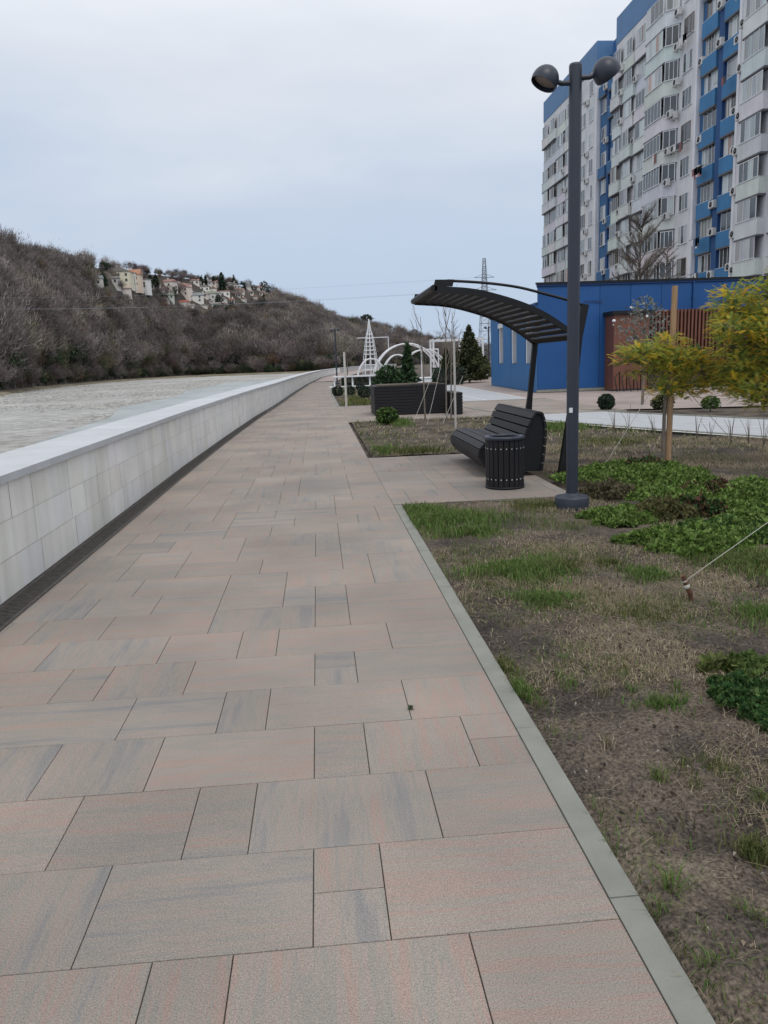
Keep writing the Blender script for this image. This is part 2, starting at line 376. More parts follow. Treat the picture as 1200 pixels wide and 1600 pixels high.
kerb([(e+right_dx(y), y) for y in (27.58, 34, 42, 50, 56, 62, 68)], L0=1.5)
kind(m.build('kerb', M_conc), 'structure', 'narrow grey concrete kerb beside the slabs')

# drain channel
m = MB()
for y in np.arange(-1, 26, .03):
    wx = wall_x(y)
    m.box(wx+.03, wx+.17, y, y+.014, .003, .008, 0, (1, 1, 1))
ys = [-1]+list(range(2, 120, 3))
for a, b in zip(ys, ys[1:]):
    for o0, o1, z in ((.0, .03, .008), (.17, .20, .008), (.03, .17, .0035)):
        m.quad((wall_x(a)+o0, a, z), (wall_x(a)+o1, a, z), (wall_x(b)+o1, b, z), (wall_x(b)+o0, b, z))
tag(m.build('drain_grating', M_drain), 'long dark slotted drain grating at the foot of the parapet wall', 'drain')

# parapet wall
wt = thing('parapet_wall', 'low pale stone panel parapet with flat coping along the riverbank', 'wall', (0, 0, 0))
m = MB(); rg2 = rng(11)
body = MB()
ys = [-3]+list(range(0, 300, 3))
for a, b in zip(ys, ys[1:]):
    A, B = wall_x(a)-.02, wall_x(b)-.02
    body.quad((A, a, 0), (B, b, 0), (B, b, .77), (A, a, .77)); body.quad((B-.5, b, -3.5), (A-.5, a, -3.5), (A-.5, a, .77), (B-.5, b, .77)); body.quad((A, a, -.2), (B, b, -.2), (B, b, 0), (A, a, 0))
body.build('wall_core', mat('pale_mortar', (.42, .42, .41), .9), wt)
zz = [.012, .262, .512, .765]
for j in range(3):
    y = -2.6+(.31 if j % 2 else 0)+rg2.uniform(0, .2); 
    while y < 130:
        wd = .42 if y < 60 else 2.1
        a, b = y+.0015, y+wd-.0015
        A, B = wall_x(a)+rg2.uniform(-.0015, .0015), wall_x(b)
        s_ = rg2.uniform(.94, 1.04); t = (s_*rg2.uniform(.99, 1.02), s_, s_*rg2.uniform(.95, 1.01))
        m.quad((A, a, zz[j]+.0012), (B, b, zz[j]+.0012), (B, b, zz[j+1]-.0012), (A, a, zz[j+1]-.0012), 0, t)
        y += wd
m.build('stone_panel', M_stone, wt)
m = MB(); y = -2.8
while y < 240:
    wd = 1.0 if y < 60 else 4
    a, b = y+.002, y+wd-.002; A, B = wall_x(a), wall_x(b); s_ = rg2.uniform(.94, 1.04); t = (s_, s_, s_)
    P = [(A-.56, a), (B-.56, b), (B+.035, b), (A+.035, a)]
    v = [(x, yy, .768) for x, yy in P]+[(x, yy, .82) for x, yy in P]
    m.add(v, [(4, 7, 6, 5), (0, 4, 5, 1), (1, 5, 6, 2), (2, 6, 7, 3), (3, 7, 4, 0), (0, 1, 2, 3)], 0, t)
    y += wd
m.build('coping', M_coping, wt)

# river bed and water
ZB = -2.2
t0, t1 = slope(-500), slope(560)
m = MB(); ncol, Ys = 40, [2, 6, 12, 20, 30, 45, 60, 80, 110, 150, 200, 280, 380, 500, 700, 1000]
vs_ = []
for Y in Ys:
    for i in range(ncol+1):
        t = -1.6+(t1+1.6)*i/ncol
        x = min(t*Y, wall_x(Y)-.3)
        vs_.append((x, Y, ZB+.25*noise.noise(Vector((x*.08, Y*.05, 0)))))
m.add(vs_, [(r*(ncol+1)+i, r*(ncol+1)+i+1, (r+1)*(ncol+1)+i+1, (r+1)*(ncol+1)+i) for r in range(len(Ys)-1) for i in range(ncol)], 0, (1, 1, 1))
m.quad((-400, -60, ZB), (-2.6, -60, ZB), (-2.6, 2, ZB), (-400, 2, ZB))
kind(m.build('riverbed', M_gravel), 'structure', 'broad grey gravel riverbed below the wall')
m = MB()
L1 = [(-2.5, -20), (-2.5, 20), (-2.0, 32), (-1.6, 48), (-1.2, 66), (.1, 92), (3, 130), (10, 190), (26, 290)]
L2 = [(-15, -20), (-15, 30), (-14.2, 38), (-15.5, 50), (-16, 62), (-19.5, 80), (-18.5, 105), (-22, 140), (-20, 200), (-24, 270), (-14, 400)]
for (a, b), (c, d) in zip(zip(L1, L1[1:]), zip(L2, L2[1:])):
    m.quad((*c, ZB+.22), (*a, ZB+.22), (*b, ZB+.22), (*d, ZB+.22))
kind(m.build('water', M_water), 'structure', 'shallow pale green river channel beside the wall')

M_stones = mat('river_stones', (.37, .37, .355), .9, var=.25, scale=.7, tint=True)
rs_ = np.random.default_rng(8)
n_s = 60000
Ys_ = 22+rs_.random(n_s)**1.25*230; ts_ = rs_.uniform(-.62, .02, n_s); Xs_ = ts_*Ys_
okk = Xs_ < np.interp(Ys_, [22, 50, 105, 140, 260], [-15.5, -16, -19.5, -22.5, -24]); Xs_, Ys_ = Xs_[okk], Ys_[okk]; n_s = len(Xs_)
sz_ = rs_.uniform(.04, .13, n_s)*(1+(Ys_/130)); an_ = rs_.uniform(0, 6.28, n_s)
base_ = np.array([(-1, -.7, 0), (.8, -1, 0), (1, .8, 0), (-.7, 1, 0), (-.4, -.3, .62), (.5, -.2, .75), (.3, .45, .6)])
fcs = np.array([(0, 1, 5), (0, 5, 4), (1, 2, 6), (1, 6, 5), (2, 3, 6), (3, 0, 4), (3, 4, 6), (4, 5, 6)])
ca_, sa_ = np.cos(an_)[:, None], np.sin(an_)[:, None]; bx_, by_ = base_[None, :, 0]*rs_.uniform(.7, 1.5, (n_s, 1)), base_[None, :, 1]
Vx = Xs_[:, None]+(bx_*ca_-by_*sa_)*sz_[:, None]; Vy = Ys_[:, None]+(bx_*sa_+by_*ca_)*sz_[:, None]
zb_ = np.array([ZB+.25*noise.noise(Vector((x*.08, y*.05, 0)))-.06 for x, y in zip(Xs_, Ys_)])
Vz = zb_[:, None]+base_[None, :, 2]*sz_[:, None]*rs_.uniform(.35, .7, (n_s, 1))
Vall = np.stack([Vx, Vy, Vz], 2).reshape(-1, 3); Fall = (fcs[None]+np.arange(n_s)[:, None, None]*7).reshape(-1, 3)
Tall = np.repeat(rs_.uniform(.62, 1.15, (n_s, 1))*np.array([[1, 1, .98]]), 8, 0)
kind(npmesh('river_stones', Vall, Fall, Tall, M_stones), 'stuff', 'loose grey stones strewn over the riverbed')

# ------------------------------------------------------------------ hillside terrain
T_D0 = [(-500, 120), (-200, 140), (0, 175), (90, 250), (160, 320), (240, 390), (300, 430), (400, 430), (470, 420), (520, 410), (600, 520), (800, 700), (1300, 900)]
T_D1 = [(-500, 230), (0, 300), (100, 345), (200, 430), (300, 520), (400, 570), (500, 600), (600, 660), (700, 760), (800, 850), (1300, 1100)]
SKY = [(-500, 330), (0, 396), (40, 404), (75, 415), (105, 422), (130, 423), (160, 419), (180, 417), (250, 428), (300, 435), (370, 444), (420, 455), (450, 472), (520, 499), (560, 511), (600, 519), (650, 530), (700, 542), (760, 552), (850, 560), (1300, 545)]
PX = list(range(-500, 1300, 10)); TS = [slope(p) for p in PX]
def px_of(t):
    lo, hi = 0, len(TS)-1
    if t <= TS[0]: return PX[0]
    if t >= TS[-1]: return PX[-1]
    while hi-lo > 1:
        mid = (lo+hi)//2
        if TS[mid] <= t: lo = mid
        else: hi = mid
    return PX[lo]+10*(t-TS[lo])/(TS[hi]-TS[lo])
def terr(t, Y):
    p = px_of(t); d0, d1 = lerp(T_D0, p), lerp(T_D1, p)
    Hh = zat(p, lerp(SKY, p), d1)
    s = (Y-d0)/(d1-d0)
    if s <= 0: return ZB-.05
    x = t*Y
    bump = 2.6*noise.noise(Vector((x*.03, Y*.02, 1)))+1.2*noise.noise(Vector((x*.09, Y*.06, 4)))
    if s < 1:
        f = s**lerp([(-500, .85), (90, .85), (150, 1.05), (400, 1.05), (480, .85), (1300, .85)], p)
        return ZB+(Hh-ZB)*f+bump*min(1, s*5)*min(1, (1-s)*3+.1)*(.35 if 100 < p < 440 and s > .5 else 1)
    return Hh+bump*.25-(s-1)*10
m = MB(); SV = [-.15, 0, .02, .05]+[.1+.05*i for i in range(19)]+[1.1, 1.3, 1.8]
grid = []
cols = [slope(p) for p in range(-500, 1300, 12)]
for t in cols:
    p = px_of(t); d0, d1 = lerp(T_D0, p), lerp(T_D1, p)
    for s in SV:
        Y = d0+(d1-d0)*s; grid.append((t*Y, Y, terr(t, Y)))
ns = len(SV)
m.add(grid, [(i*ns+j, (i+1)*ns+j, (i+1)*ns+j+1, i*ns+j+1) for i in range(len(cols)-1) for j in range(ns-1)], 0, (1, 1, 1), True)
kind(m.build('hillside', M_hill), 'structure', 'long wooded hillside across the river')

m = MB(); M_bank = ramp_mat('bank_soil', [(.3, (.10, .085, .06)), (.5, (.19, .165, .115)), (.62, (.26, .235, .175)), (.75, (.17, .165, .10))], .12, bump=.6, bscale=1.5, dist=.2)
bk = []
for i, px in enumerate(range(-500, 620, 12)):
    t = slope(px); d0 = lerp(T_D0, px); w_ = .10+.035*noise.noise(Vector((i*.31, 2, 0)))+.02*noise.noise(Vector((i*.9, 5, 0)))
    for f_, z in ((1-w_, ZB-.02), (1-w_*.8, ZB+.42), (1-w_*.35, ZB+.5), (1.01, ZB+.75)): bk.append((t*d0*f_, d0*f_, z))
nb_ = len(bk)//4
m.add(bk, [(i*4+j, (i+1)*4+j, (i+1)*4+j+1, i*4+j+1) for i in range(nb_-1) for j in range(3)], 0, (1, 1, 1), True)
kind(m.build('river_bank', M_bank), 'structure', 'brown earth bank along the foot of the wooded hill')

def hit(px, py, z_off=0):
    """point of the terrain seen in that direction"""
    d = ray(px, py); t = d[0]/d[1]; Y = lerp(T_D0, px)*.9; d1 = lerp(T_D1, px)
    while Y < d1*1.0:
        if terr(t, Y) >= H_EYE+d[2]*Y/d[1]: break
        Y += 1.5
    return Vector((t*Y, Y, terr(t, Y)))

#@@FOREST
# bare crowns: tapered limbs and hundreds of twigs per tree
def twig_tree(name, col, seed, h=9.0, rad=4.0, ntw=900, evergreen=False, trunk=True):
    r = np.random.default_rng(seed); rr = rng(seed)
    V = []; F = []; T = []
    mb = MB()
    if trunk:
        nl = 5
        base = Vector((0, 0, -.5)); fork = Vector((rr.uniform(-.3, .3), rr.uniform(-.3, .3), h*.3))
        mb.tube([base, fork], [.22, .16], 4, 0, (.75, .75, .75), False)
        for i in range(nl):
            a = 2*math.pi*i/nl+rr.uniform(-.4, .4); q = rr.uniform(.35, .8)
            mid = fork+Vector((math.cos(a)*rad*.3*q, math.sin(a)*rad*.3*q, h*.22)); end = fork+Vector((math.cos(a)*rad*.75*q, math.sin(a)*rad*.75*q, h*.55))
            mb.tube([fork, mid, end], [.13, .09, .03], 3, 0, (.8, .8, .8), False)
    vs = np.array(mb.v) if mb.v else np.zeros((0, 3))
    fs = []
    for f in mb.f:
        fs.append((f[0], f[1], f[2])); fs.append((f[0], f[2], f[3]))
    fs = np.array(fs).reshape(-1, 3); ts = np.full((len(fs), 3), .7)
    # clumps on the crown's shell and inside
    nc = 26
    cdir = r.normal(size=(nc, 3)); cdir[:, 2] = np.abs(cdir[:, 2])*1.0-.35; cdir /= np.linalg.norm(cdir, axis=1)[:, None]
    cc = cdir*np.array([rad, rad, h*.42])*r.uniform(.45, .95, (nc, 1))+np.array([0, 0, h*.56])
    k = r.integers(0, nc, ntw)
    p = cc[k]+r.normal(size=(ntw, 3))*rad*.19
    ctr = np.array([0, 0, h*.28])
    d = p-ctr; d /= np.linalg.norm(d, axis=1)[:, None]; d += r.normal(size=(ntw, 3))*(.9 if evergreen else .35); d[:, 2] += .25; d /= np.linalg.norm(d, axis=1)[:, None]
    ln = r.uniform(.5, 1.5, (ntw, 1))*(.55 if evergreen else 1); wd = r.uniform(.025, .075, (ntw, 1))*(3.2 if evergreen else 1)
    side = np.cross(d, r.normal(size=(ntw, 3))); side /= np.linalg.norm(side, axis=1)[:, None]
    a, b, c = p-d*ln*.5-side*wd, p-d*ln*.5+side*wd, p+d*ln*.5
    v2 = np.stack([a, b, c], 1).reshape(-1, 3); f2 = np.arange(3*ntw).reshape(-1, 3)+len(vs)
    ct = r.uniform(.75, 1.25, nc)[k][:, None]*r.uniform(.8, 1.2, (ntw, 1))
    t2 = np.repeat(ct, 3, 1)
    return npmesh(name, np.vstack([vs, v2]), np.vstack([fs, f2]), np.vstack([ts, t2]), col)
def fm(n, c): return mat(n, c, .95, var=.25, scale=.6, tint=True, rnd=.38, spec=.1)
F_cols = [fm('twigs_grey', (.19, .166, .158)), fm('twigs_mauve', (.185, .146, .146)), fm('twigs_olive', (.14, .135, .085)), fm('twigs_rust', (.20, .14, .10)),
          fm('twigs_pale', (.25, .22, .19)), fm('ivy_green', (.045, .065, .036))]
protos = bpy.data.collections.new('woodland_tree_kinds')
for i, (fmt, ntw, ev) in enumerate([(F_cols[0], 1100, 0), (F_cols[1], 1100, 0), (F_cols[2], 1000, 0), (F_cols[3], 900, 0), (F_cols[4], 1000, 0), (F_cols[0], 1300, 0), (F_cols[5], 700, 1)]):
    o = twig_tree('woodland_tree', fmt, 40+i, h=[9, 8.5, 8, 7, 10, 9.5, 6.5][i], rad=[4.2, 4, 3.8, 3.4, 4.4, 4.6, 3][i], ntw=int(ntw*1.5), evergreen=bool(ev))
    C.objects.unlink(o); protos.objects.link(o); o.name = 'kind_%02d' % i
HOUSES_PX = []      # filled below, keeps trees off the houses
def in_village(px, py):
    return (142 < px < 425 and py < lerp([(112, 436), (160, 458), (240, 478), (330, 482), (400, 470), (425, 462)], px)+4)
pts = []; idx = []; rot = []; scl = []; rf = rng(77)
def proj_y(x, y, z):
    d = (x, y, z-H_EYE); c = [sum(ROT[i][k]*d[i] for i in range(3)) for k in range(3)]
    return 600+c[0]/c[2]*1230, 800-c[1]/c[2]*1230
tries = 0
while len(pts) < 5200 and tries < 60000:
    tries += 1
    px = rf.uniform(-420, 1150)
    if px > 640 and rf.random() < .5: continue
    s = rf.random()**.9*1.04; t = slope(px); d0, d1 = lerp(T_D0, px), lerp(T_D1, px)
    if rf.random() < .05: s = rf.uniform(-.008, .02)
    Y = d0+(d1-d0)*s; z = terr(t, Y); x = t*Y
    qx, qy = proj_y(x, Y, z)
    if in_village(qx, qy-9) and s < .965 and rf.random() < (.90 if in_village(qx, qy) else .75): continue
    if qx > 500 and s > .8 and rf.random() < .7: continue
    if qx > 560 and s > .35 and rf.random() < .35: continue
    pts.append((x, Y, z-.3))
    n_ = noise.noise(Vector((x*.02, Y*.02, 7)))
    q = rf.random()+n_*.5
    k = 0 if q < .18 else 1 if q < .36 else 5 if q < .54 else 4 if q < .66 else 2 if q < .82 else 3 if q < .92 else 6
    if qx < 170 and s > .8 and rf.random() < .45: k = 6
    if rf.random() < .035: k = 6
    if s < .03 and rf.random() < .35: k = 6
    idx.append(k); rot.append(rf.uniform(0, 6.28)); scl.append(rf.uniform(.8, 1.55)*(.6 if in_village(qx, qy-9) else .62 if in_village(qx, qy-30) else 1)*(.7 if s < .02 else 1)*(1.15 if .02 < s < .4 else .9)*(.8 if s > .93 else 1))
me = bpy.data.meshes.new('woodland'); me.from_pydata(pts, [], [])
for nme, typ, dat, key in (('kind', 'INT', idx, 'value'), ('spin', 'FLOAT', rot, 'value'), ('size', 'FLOAT', scl, 'value')):
    a = me.attributes.new(nme, typ, 'POINT'); a.data.foreach_set(key, dat)
wo = bpy.data.objects.new('woodland', me); C.objects.link(wo)
kind(wo, 'stuff', 'leafless winter wood covering the far hillside')
ng = bpy.data.node_groups.new('scatter_woodland', 'GeometryNodeTree')
ng.interface.new_socket('Geometry', in_out='INPUT', socket_type='NodeSocketGeometry'); ng.interface.new_socket('Geometry', in_out='OUTPUT', socket_type='NodeSocketGeometry')
gi = ng.nodes.new('NodeGroupInput'); go = ng.nodes.new('NodeGroupOutput'); ip = ng.nodes.new('GeometryNodeInstanceOnPoints')
ci = ng.nodes.new('GeometryNodeCollectionInfo'); ci.inputs['Collection'].default_value = protos; ci.inputs['Separate Children'].default_value = True; ci.inputs['Reset Children'].default_value = True
def na(name, typ):
    q = ng.nodes.new('GeometryNodeInputNamedAttribute'); q.data_type = typ; q.inputs['Name'].default_value = name; return q.outputs[0]
cx_ = ng.nodes.new('ShaderNodeCombineXYZ'); ng.links.new(na('spin', 'FLOAT'), cx_.inputs[2])
ng.links.new(gi.outputs[0], ip.inputs['Points']); ng.links.new(ci.outputs[0], ip.inputs['Instance']); ip.inputs['Pick Instance'].default_value = True
ng.links.new(na('kind', 'INT'), ip.inputs['Instance Index']); ng.links.new(cx_.outputs[0], ip.inputs['Rotation']); ng.links.new(na('size', 'FLOAT'), ip.inputs['Scale'])
ng.links.new(ip.outputs[0], go.inputs[0])
md = wo.modifiers.new('scatter', 'NODES'); md.node_group = ng
#@@END

# ------------------------------------------------------------------ apartment block
XF = 32.0; ST = 2.75; SILL = 16.05-5*ST        # sill heights: SILL + k*ST
M_aptw = mat('painted_render_white', (.64, .64, .65), .85, var=.09, scale=.5, tint=True, streak=((.40, .40, .41), .45))
M_spand = mat('balcony_sheet', (.65, .66, .66), .7, var=.08, scale=.8, tint=True, streak=((.42, .42, .42), .35))
M_ablue = mat('painted_render_blue', (.036, .125, .27), .8, var=.12, scale=.5, tint=True, streak=((.03, .08, .18), .4))
M_acwhite = mat('ac_casing', (.55, .55, .54), .5, var=.1)
M_slabshade = mat('shaded_slab_edge', (.12, .12, .13), .9, var=.2)  # slab edges darkened: shadow gaps below the balconies painted into their colour
apt = thing('apartment_block', 'tall white and blue apartment block with glazed balconies behind the low blue building', 'apartment block', (XF, 60, 0))
ra = rng(3)
def ap(mb, name, mt): return mb.build(name, mt, apt, (-XF, -60, 0))
ROOF = 34.7
# wall masses in plan: (X face, y0, y1, material)
segs = [(XF, 90.6, 111.2, 0), (XF+.42, 85.0, 90.6, 1), (XF, 67.0, 85.0, 0), (XF+.36, 60.6, 67.0, 1), (XF, 30.0, 60.6, 0)]
for X, y0, y1, k in segs:
    mb = MB(); mb.box(X, 46, y0+.004, y1-.004, 0, ROOF-2.5, 0, (1, 1, 1)); ap(mb, 'blue_wall' if k else 'wall', M_ablue if k else M_aptw)
pb = MB()
for X, y0, y1, k in segs:
    pb.box(X-.06 if not k else XF+1.8, 46.1, y0+(.0 if not k else .01), y1-(.0 if not k else .01), ROOF-2.498, ROOF, 0, (1, 1, 1) if not k else (.75, .8, .9))
ap(pb, 'roof_parapet', M_bluelit)
# wing ends facing the viewer: their brighter light painted whiter, beside the blue recesses
for y0, y1, x0 in ((90.57, 90.95, XF-.05), (66.97, 67.35, XF-.05), (60.25, 60.61, XF-.04)):
    st = MB(); st.box(x0, XF+.3, y0, y1, 0, ROOF-2.52, 0, (1.12, 1.12, 1.15)); ap(st, 'bright_end_face', M_aptw)
for x0, y0, y1 in ((XF+.12, 63.0, 63.85), (XF+.2, 87.5, 88.1)):
    bs = MB(); bs.box(x0, XF+.5, y0, y1, 0, ROOF-2.51, 0, (.55, .6, .75)); ap(bs, 'blue_pilaster', M_ablue)
nfl = 11
wins = []
# (X of glass face, y0, y1, z, n panes, curtain tint, frame tint, facing)  facing 0: -X, 1: -Y
def add_win(X, y0, y1, z, h=1.5, n=3, face=0, dark=None):
    wins.append((X, y0, y1, z, h, n, face, dark))
balc = []; acs = []
def fl(k): return SILL+k*ST
for k in range(-1, nfl+1):
    z = fl(k)
    if z < .3: continue
    if z+1.6 > ROOF-2.4:
        if z > ROOF-2.6: continue
    # far wing
    for y0, y1, n in ((108.2, 110.4, 3), (105.2, 107.4, 3), (101.6, 104.2, 4), (98.2, 100.6, 3), (94.2, 95.6, 2), (91.7, 93.0, 2)):
        X = XF
        if y0 > 97:
            X = XF-.35 if (k+int(y0)) % 3 else XF-.1
            balc.append((X, y0-.35, y1+.35, z-1.12, z-.03, ra.choice([0, 1, 2, 0])))
        add_win(X, y0, y1, z, 1.5, n)
    # blue recess, far
    for y0, y1 in ((88.4, 90.0), (85.4, 87.2)):
        add_win(XF+.40, y0, y1, z, 1.45, 2 if y0 > 88 else 3)
        if ra.random() < .5: balc.append((XF+.34, y0-.2, y1+.2, z-1.1, z-.03, 5))
    # middle white wing
    for ci, (y0, y1, n) in enumerate(((83.1, 84.8, 3), (80.2, 82.1, 3), (76.9, 79.1, 3))):
        off = .0 if ci == 2 else .25
        if ra.random() < .35: off += .25
        X = XF-off
        balc.append((X, y0-.45, y1+.35, z-1.15, z-.03, ra.choice([0, 0, 1, 2, 3])))
        add_win(X, y0, y1, z, 1.5, n)
    # trapezoid bay
    balc.append(('bay', 71.2, 75.3, z-1.2, z-.03, ra.choice([0, 0, 1, 3])))
    add_win(XF-1.0, 71.55, 75.0, z, 1.5, 5)
    add_win(XF-.98, 71.2, 71.2, z, 1.5, 2, 1, ra.random() < .6)
    add_win(XF, 67.9, 69.6, z, 1.5, 3, 0, ra.random() < .5)
    # blue recess, near
    add_win(XF+.34, 64.15, 66.3, z, 1.5, 4 if k % 3 else 3)
    add_win(XF+.34, 60.95, 62.75, z, 1.5, 3)
    for a_, b_ in ((64.0, 66.5), (60.75, 62.95)): balc.append((XF+.30, a_, b_, z-1.2, z-.03, 6))
    # near white wing: projecting loggias
    for y0, y1, off, n in ((56.2, 58.8, .5, 4), (52.2, 55.2, .05, 4), (47, 51, .5, 4)):
        X = XF-off
        balc.append((X, y0-.25, y1+.25, z-1.15, z-.03, ra.choice([0, 1, 3, 4])))
        add_win(X, y0, y1, z, 1.5, n)
bm_ = {0: (1, 1, 1), 1: (.94, .96, .95), 2: (.96, .95, .99), 3: (.93, .955, .935), 4: (1.02, 1.03, 1.04), 5: None}
# balcony fronts: the hundred nearest as parts, the rest one mesh
cells = sorted(balc, key=lambda b: b[1])
tail = MB(); cnt = 0; tailb = MB()
for X, y0, y1, z0, z1, c in cells:
    mb = MB()
    tintc = (1, 1, 1) if c == 5 else (1.25, 1.45, 1.35) if c == 6 else tuple(q*ra.uniform(.93, 1.03) for q in bm_[c])
    if X == 'bay':
        Xo = XF-1.0
        for za, zb, e, mi in ((z0, z1, 0, 0), (z1+.005, z1+.035, .04, 2), (z0-.13, z0-.005, .03, 1)):
            P = [(XF, 70.3-e), (Xo-e, 71.25-e), (Xo-e, 75.25), (XF, 75.6)]
            P = [(x, y) for x, y in reversed(P)]
            mb.prism_z(P, za, zb, mi, tintc)
    else:
        mb.box(X-.06, XF+.02 if X < XF+.5 else X+.12, y0, y1, z0, z1, 0, tintc)
        mb.box(X-.10, XF+.02 if X < XF+.5 else X+.12, y0-.02, y1+.02, z1+.005, z1+.03, 2, (1, 1, 1))
        mb.box(X-.08, XF+.02 if X < XF+.5 else X+.12, y0, y1, z0-.12, z0-.005, 1, (1, 1, 1))
    mts = [M_ablue if c >= 5 else M_spand, M_slabshade, M_frame]
    if cnt < 100 and y0 < 100: ap(mb, 'balcony_front', mts); cnt += 1
    else:
        t = tailb if c >= 5 else tail
        o = len(t.v); t.v += mb.v; t.f += [[i+o for i in f] for f in mb.f]; t.m += mb.m; t.t += mb.t; t.sm += mb.sm
ap(tail, 'balcony_fronts', [M_spand, M_slabshade, M_frame])['kind'] = 'stuff'
ap(tailb, 'blue_balcony_fronts', [M_ablue, M_slabshade, M_frame])['kind'] = 'stuff'
def win_mesh(fr, gl, X, y0, y1, z, h, n, face, dark):
    fw = .06
    def bx(mb, a0, a1, d0, d1, z0, z1, mi, t):   # a along the face, d depth outward
        if face == 0: mb.box(X-d1, X-d0, a0, a1, z0, z1, mi, t)
        else:
            # canted end of the bay, facing the camera
            ux, uy = (XF-(XF-1.0)), (70.3-71.25); Ln = math.hypot(ux, uy); ux /= Ln; uy /= Ln; nx, ny = uy, -ux
            P = []
            for a, d in ((a0, d0), (a1, d0), (a1, d1), (a0, d1)): P.append((XF-1.0+ux*a+nx*d, 71.25+uy*a+ny*d))
            mb.prism_z(P, z0, z1, mi, t)
    if face == 1: y0, y1 = .10, 1.25
    h = h*ra.choice([1, 1, 1, .93, 1.04]); n = max(2, n+ra.choice([0, 0, 0, 1, -1])); ft = ra.choice([(1, 1, 1)]*6+[(.85, .86, .88), (.30, .19, .13), (.95, .95, .9)])
    mood = ra.random()
    bx(fr, y0, y1, 0, .05, z+h-fw, z+h, 0, ft); bx(fr, y0-.06, y1+.06, 0, .12, z-.028, z+.03, 0, (1, 1, 1))
    for i in range(n+1):
        a = y0+(y1-y0)*i/n; a = min(max(a, y0+fw/2), y1-fw/2)
        bx(fr, a-fw/2, a+fw/2, .002, .052, z+.032, z+h-fw-.002, 0, ft)
    for i in range(n):
        a, b = y0+(y1-y0)*i/n+.02, y0+(y1-y0)*(i+1)/n-.02
        r_ = ra.random(); dk = (r_ < ((.85 if mood < .3 else .12 if mood > .62 else .45) if dark is None else (.95 if dark else .25)))
        s_ = ra.uniform(.55, 1.7); t = (s_*ra.uniform(.95, 1.1), s_, s_*ra.uniform(.93, 1.05))
        if ra.random() < .05: t = (1.0*s_, .55*s_, .4*s_)
        bx(gl, a, b, .008, .03, z+.03, z+h-fw, 0 if dk else 1, t)
wins.sort(key=lambda q: q[1])
wt_, gt_ = MB(), MB(); cnt = 0
for q in wins:
    if q[0] is None: continue
    if cnt < 100 and q[1] < 96:
        fr, gl = MB(), MB(); win_mesh(fr, gl, *q)
        o = ap(fr, 'window', M_frame); g = gl.build('pane', [M_glass, M_curtain], o); cnt += 1
    else: win_mesh(wt_, gt_, *q)
o = ap(wt_, 'windows', M_frame); o['kind'] = 'stuff'; gt_.build('panes', [M_glass, M_curtain], o)
# shadowed loggia heads, pipes and air conditioners
def ac(x, y, z, s=1.0):
    mb = MB(); mb.bbox(x-.32, x, y-.42*s, y+.42*s, z, z+.58*s, .03, 0)
    mb.box(x-.02, x+.1, y-.35, y-.31, z-.05, z-.01, 1); mb.box(x-.02, x+.1, y+.31, y+.35, z-.05, z-.01, 1)
    mb.lathe([(.22, 0), (.22, .012), (.05, .014)], 14, 1, M=Matrix.Translation((x-.322, y, z+.29)) @ Matrix.Rotation(-math.pi/2, 4, 'Y'))
    ap(mb, 'air_conditioner', [M_acwhite, M_blackmetal])
rr_ = rng(19)
for k in range(0, nfl+1):
    z = fl(k)
    if z > ROOF-3: break
    for y, X, p in ((63.4, XF+.10, .75), (59.8, XF-.02, .8), (70.0, XF-.3, .7), (76.3, XF-.02, .6), (79.6, XF-.02, .5), (66.5, XF+.3, .35), (87.8, XF+.18, .6), (93.6, XF-.02, .6), (97.6, XF-.3, .5), (70.6, XF-.55, .4), (60.9, XF+.3, .3), (82.5, XF-.3, .35), (101, XF-.3, .3)):
        if rr_.random() < p: ac(X, y+rr_.uniform(-.2, .2), z+rr_.uniform(-.9, -.1))
M_cloth = mat('hung_laundry', (.5, .5, .5), .9, tint=True)
for i in range(16):      # washing and clutter hung outside the windows
    yy = rr_.choice((61.9, 65.2, 68.7, 73.0, 77.8, 57.5, 81.0)); k = rr_.randrange(0, nfl-1); z = fl(k); xx = XF-(1.12 if 71 < yy < 75.5 else .62)
    mb = MB()
    for j in range(rr_.randrange(2, 6)):
        a = yy-.8+j*.34; hh = rr_.uniform(.35, .8); c = rr_.choice([(.1, .1, .12), (.9, .4, .4), (1.3, 1.3, 1.3), (.25, .3, .5), (.5, .2, .18), (.15, .13, .12)])
        mb.box(xx-.02, xx, a, a+.28, z-.1-hh, z-.1, 0, c)
    mb.tube([(xx-.01, yy-.95, z-.09), (xx-.01, yy+1.1, z-.09)], .012, 4, 0, (.3, .3, .3)); mb.tube([(xx-.01, yy-.8, z-.09), (XF, yy-.8, z-.09)], .012, 4, 0, (.3, .3, .3)); mb.tube([(xx-.01, yy+1, z-.09), (XF, yy+1, z-.09)], .012, 4, 0, (.3, .3, .3))
    ap(mb, 'laundry_rack', M_cloth)
mb = MB()
for y in (59.3, 75.9, 97.0): mb.tube([(XF-.07, y, 0), (XF-.07, y, ROOF-2.6)], .05, 8)
ap(mb, 'drainpipe', M_acwhite)

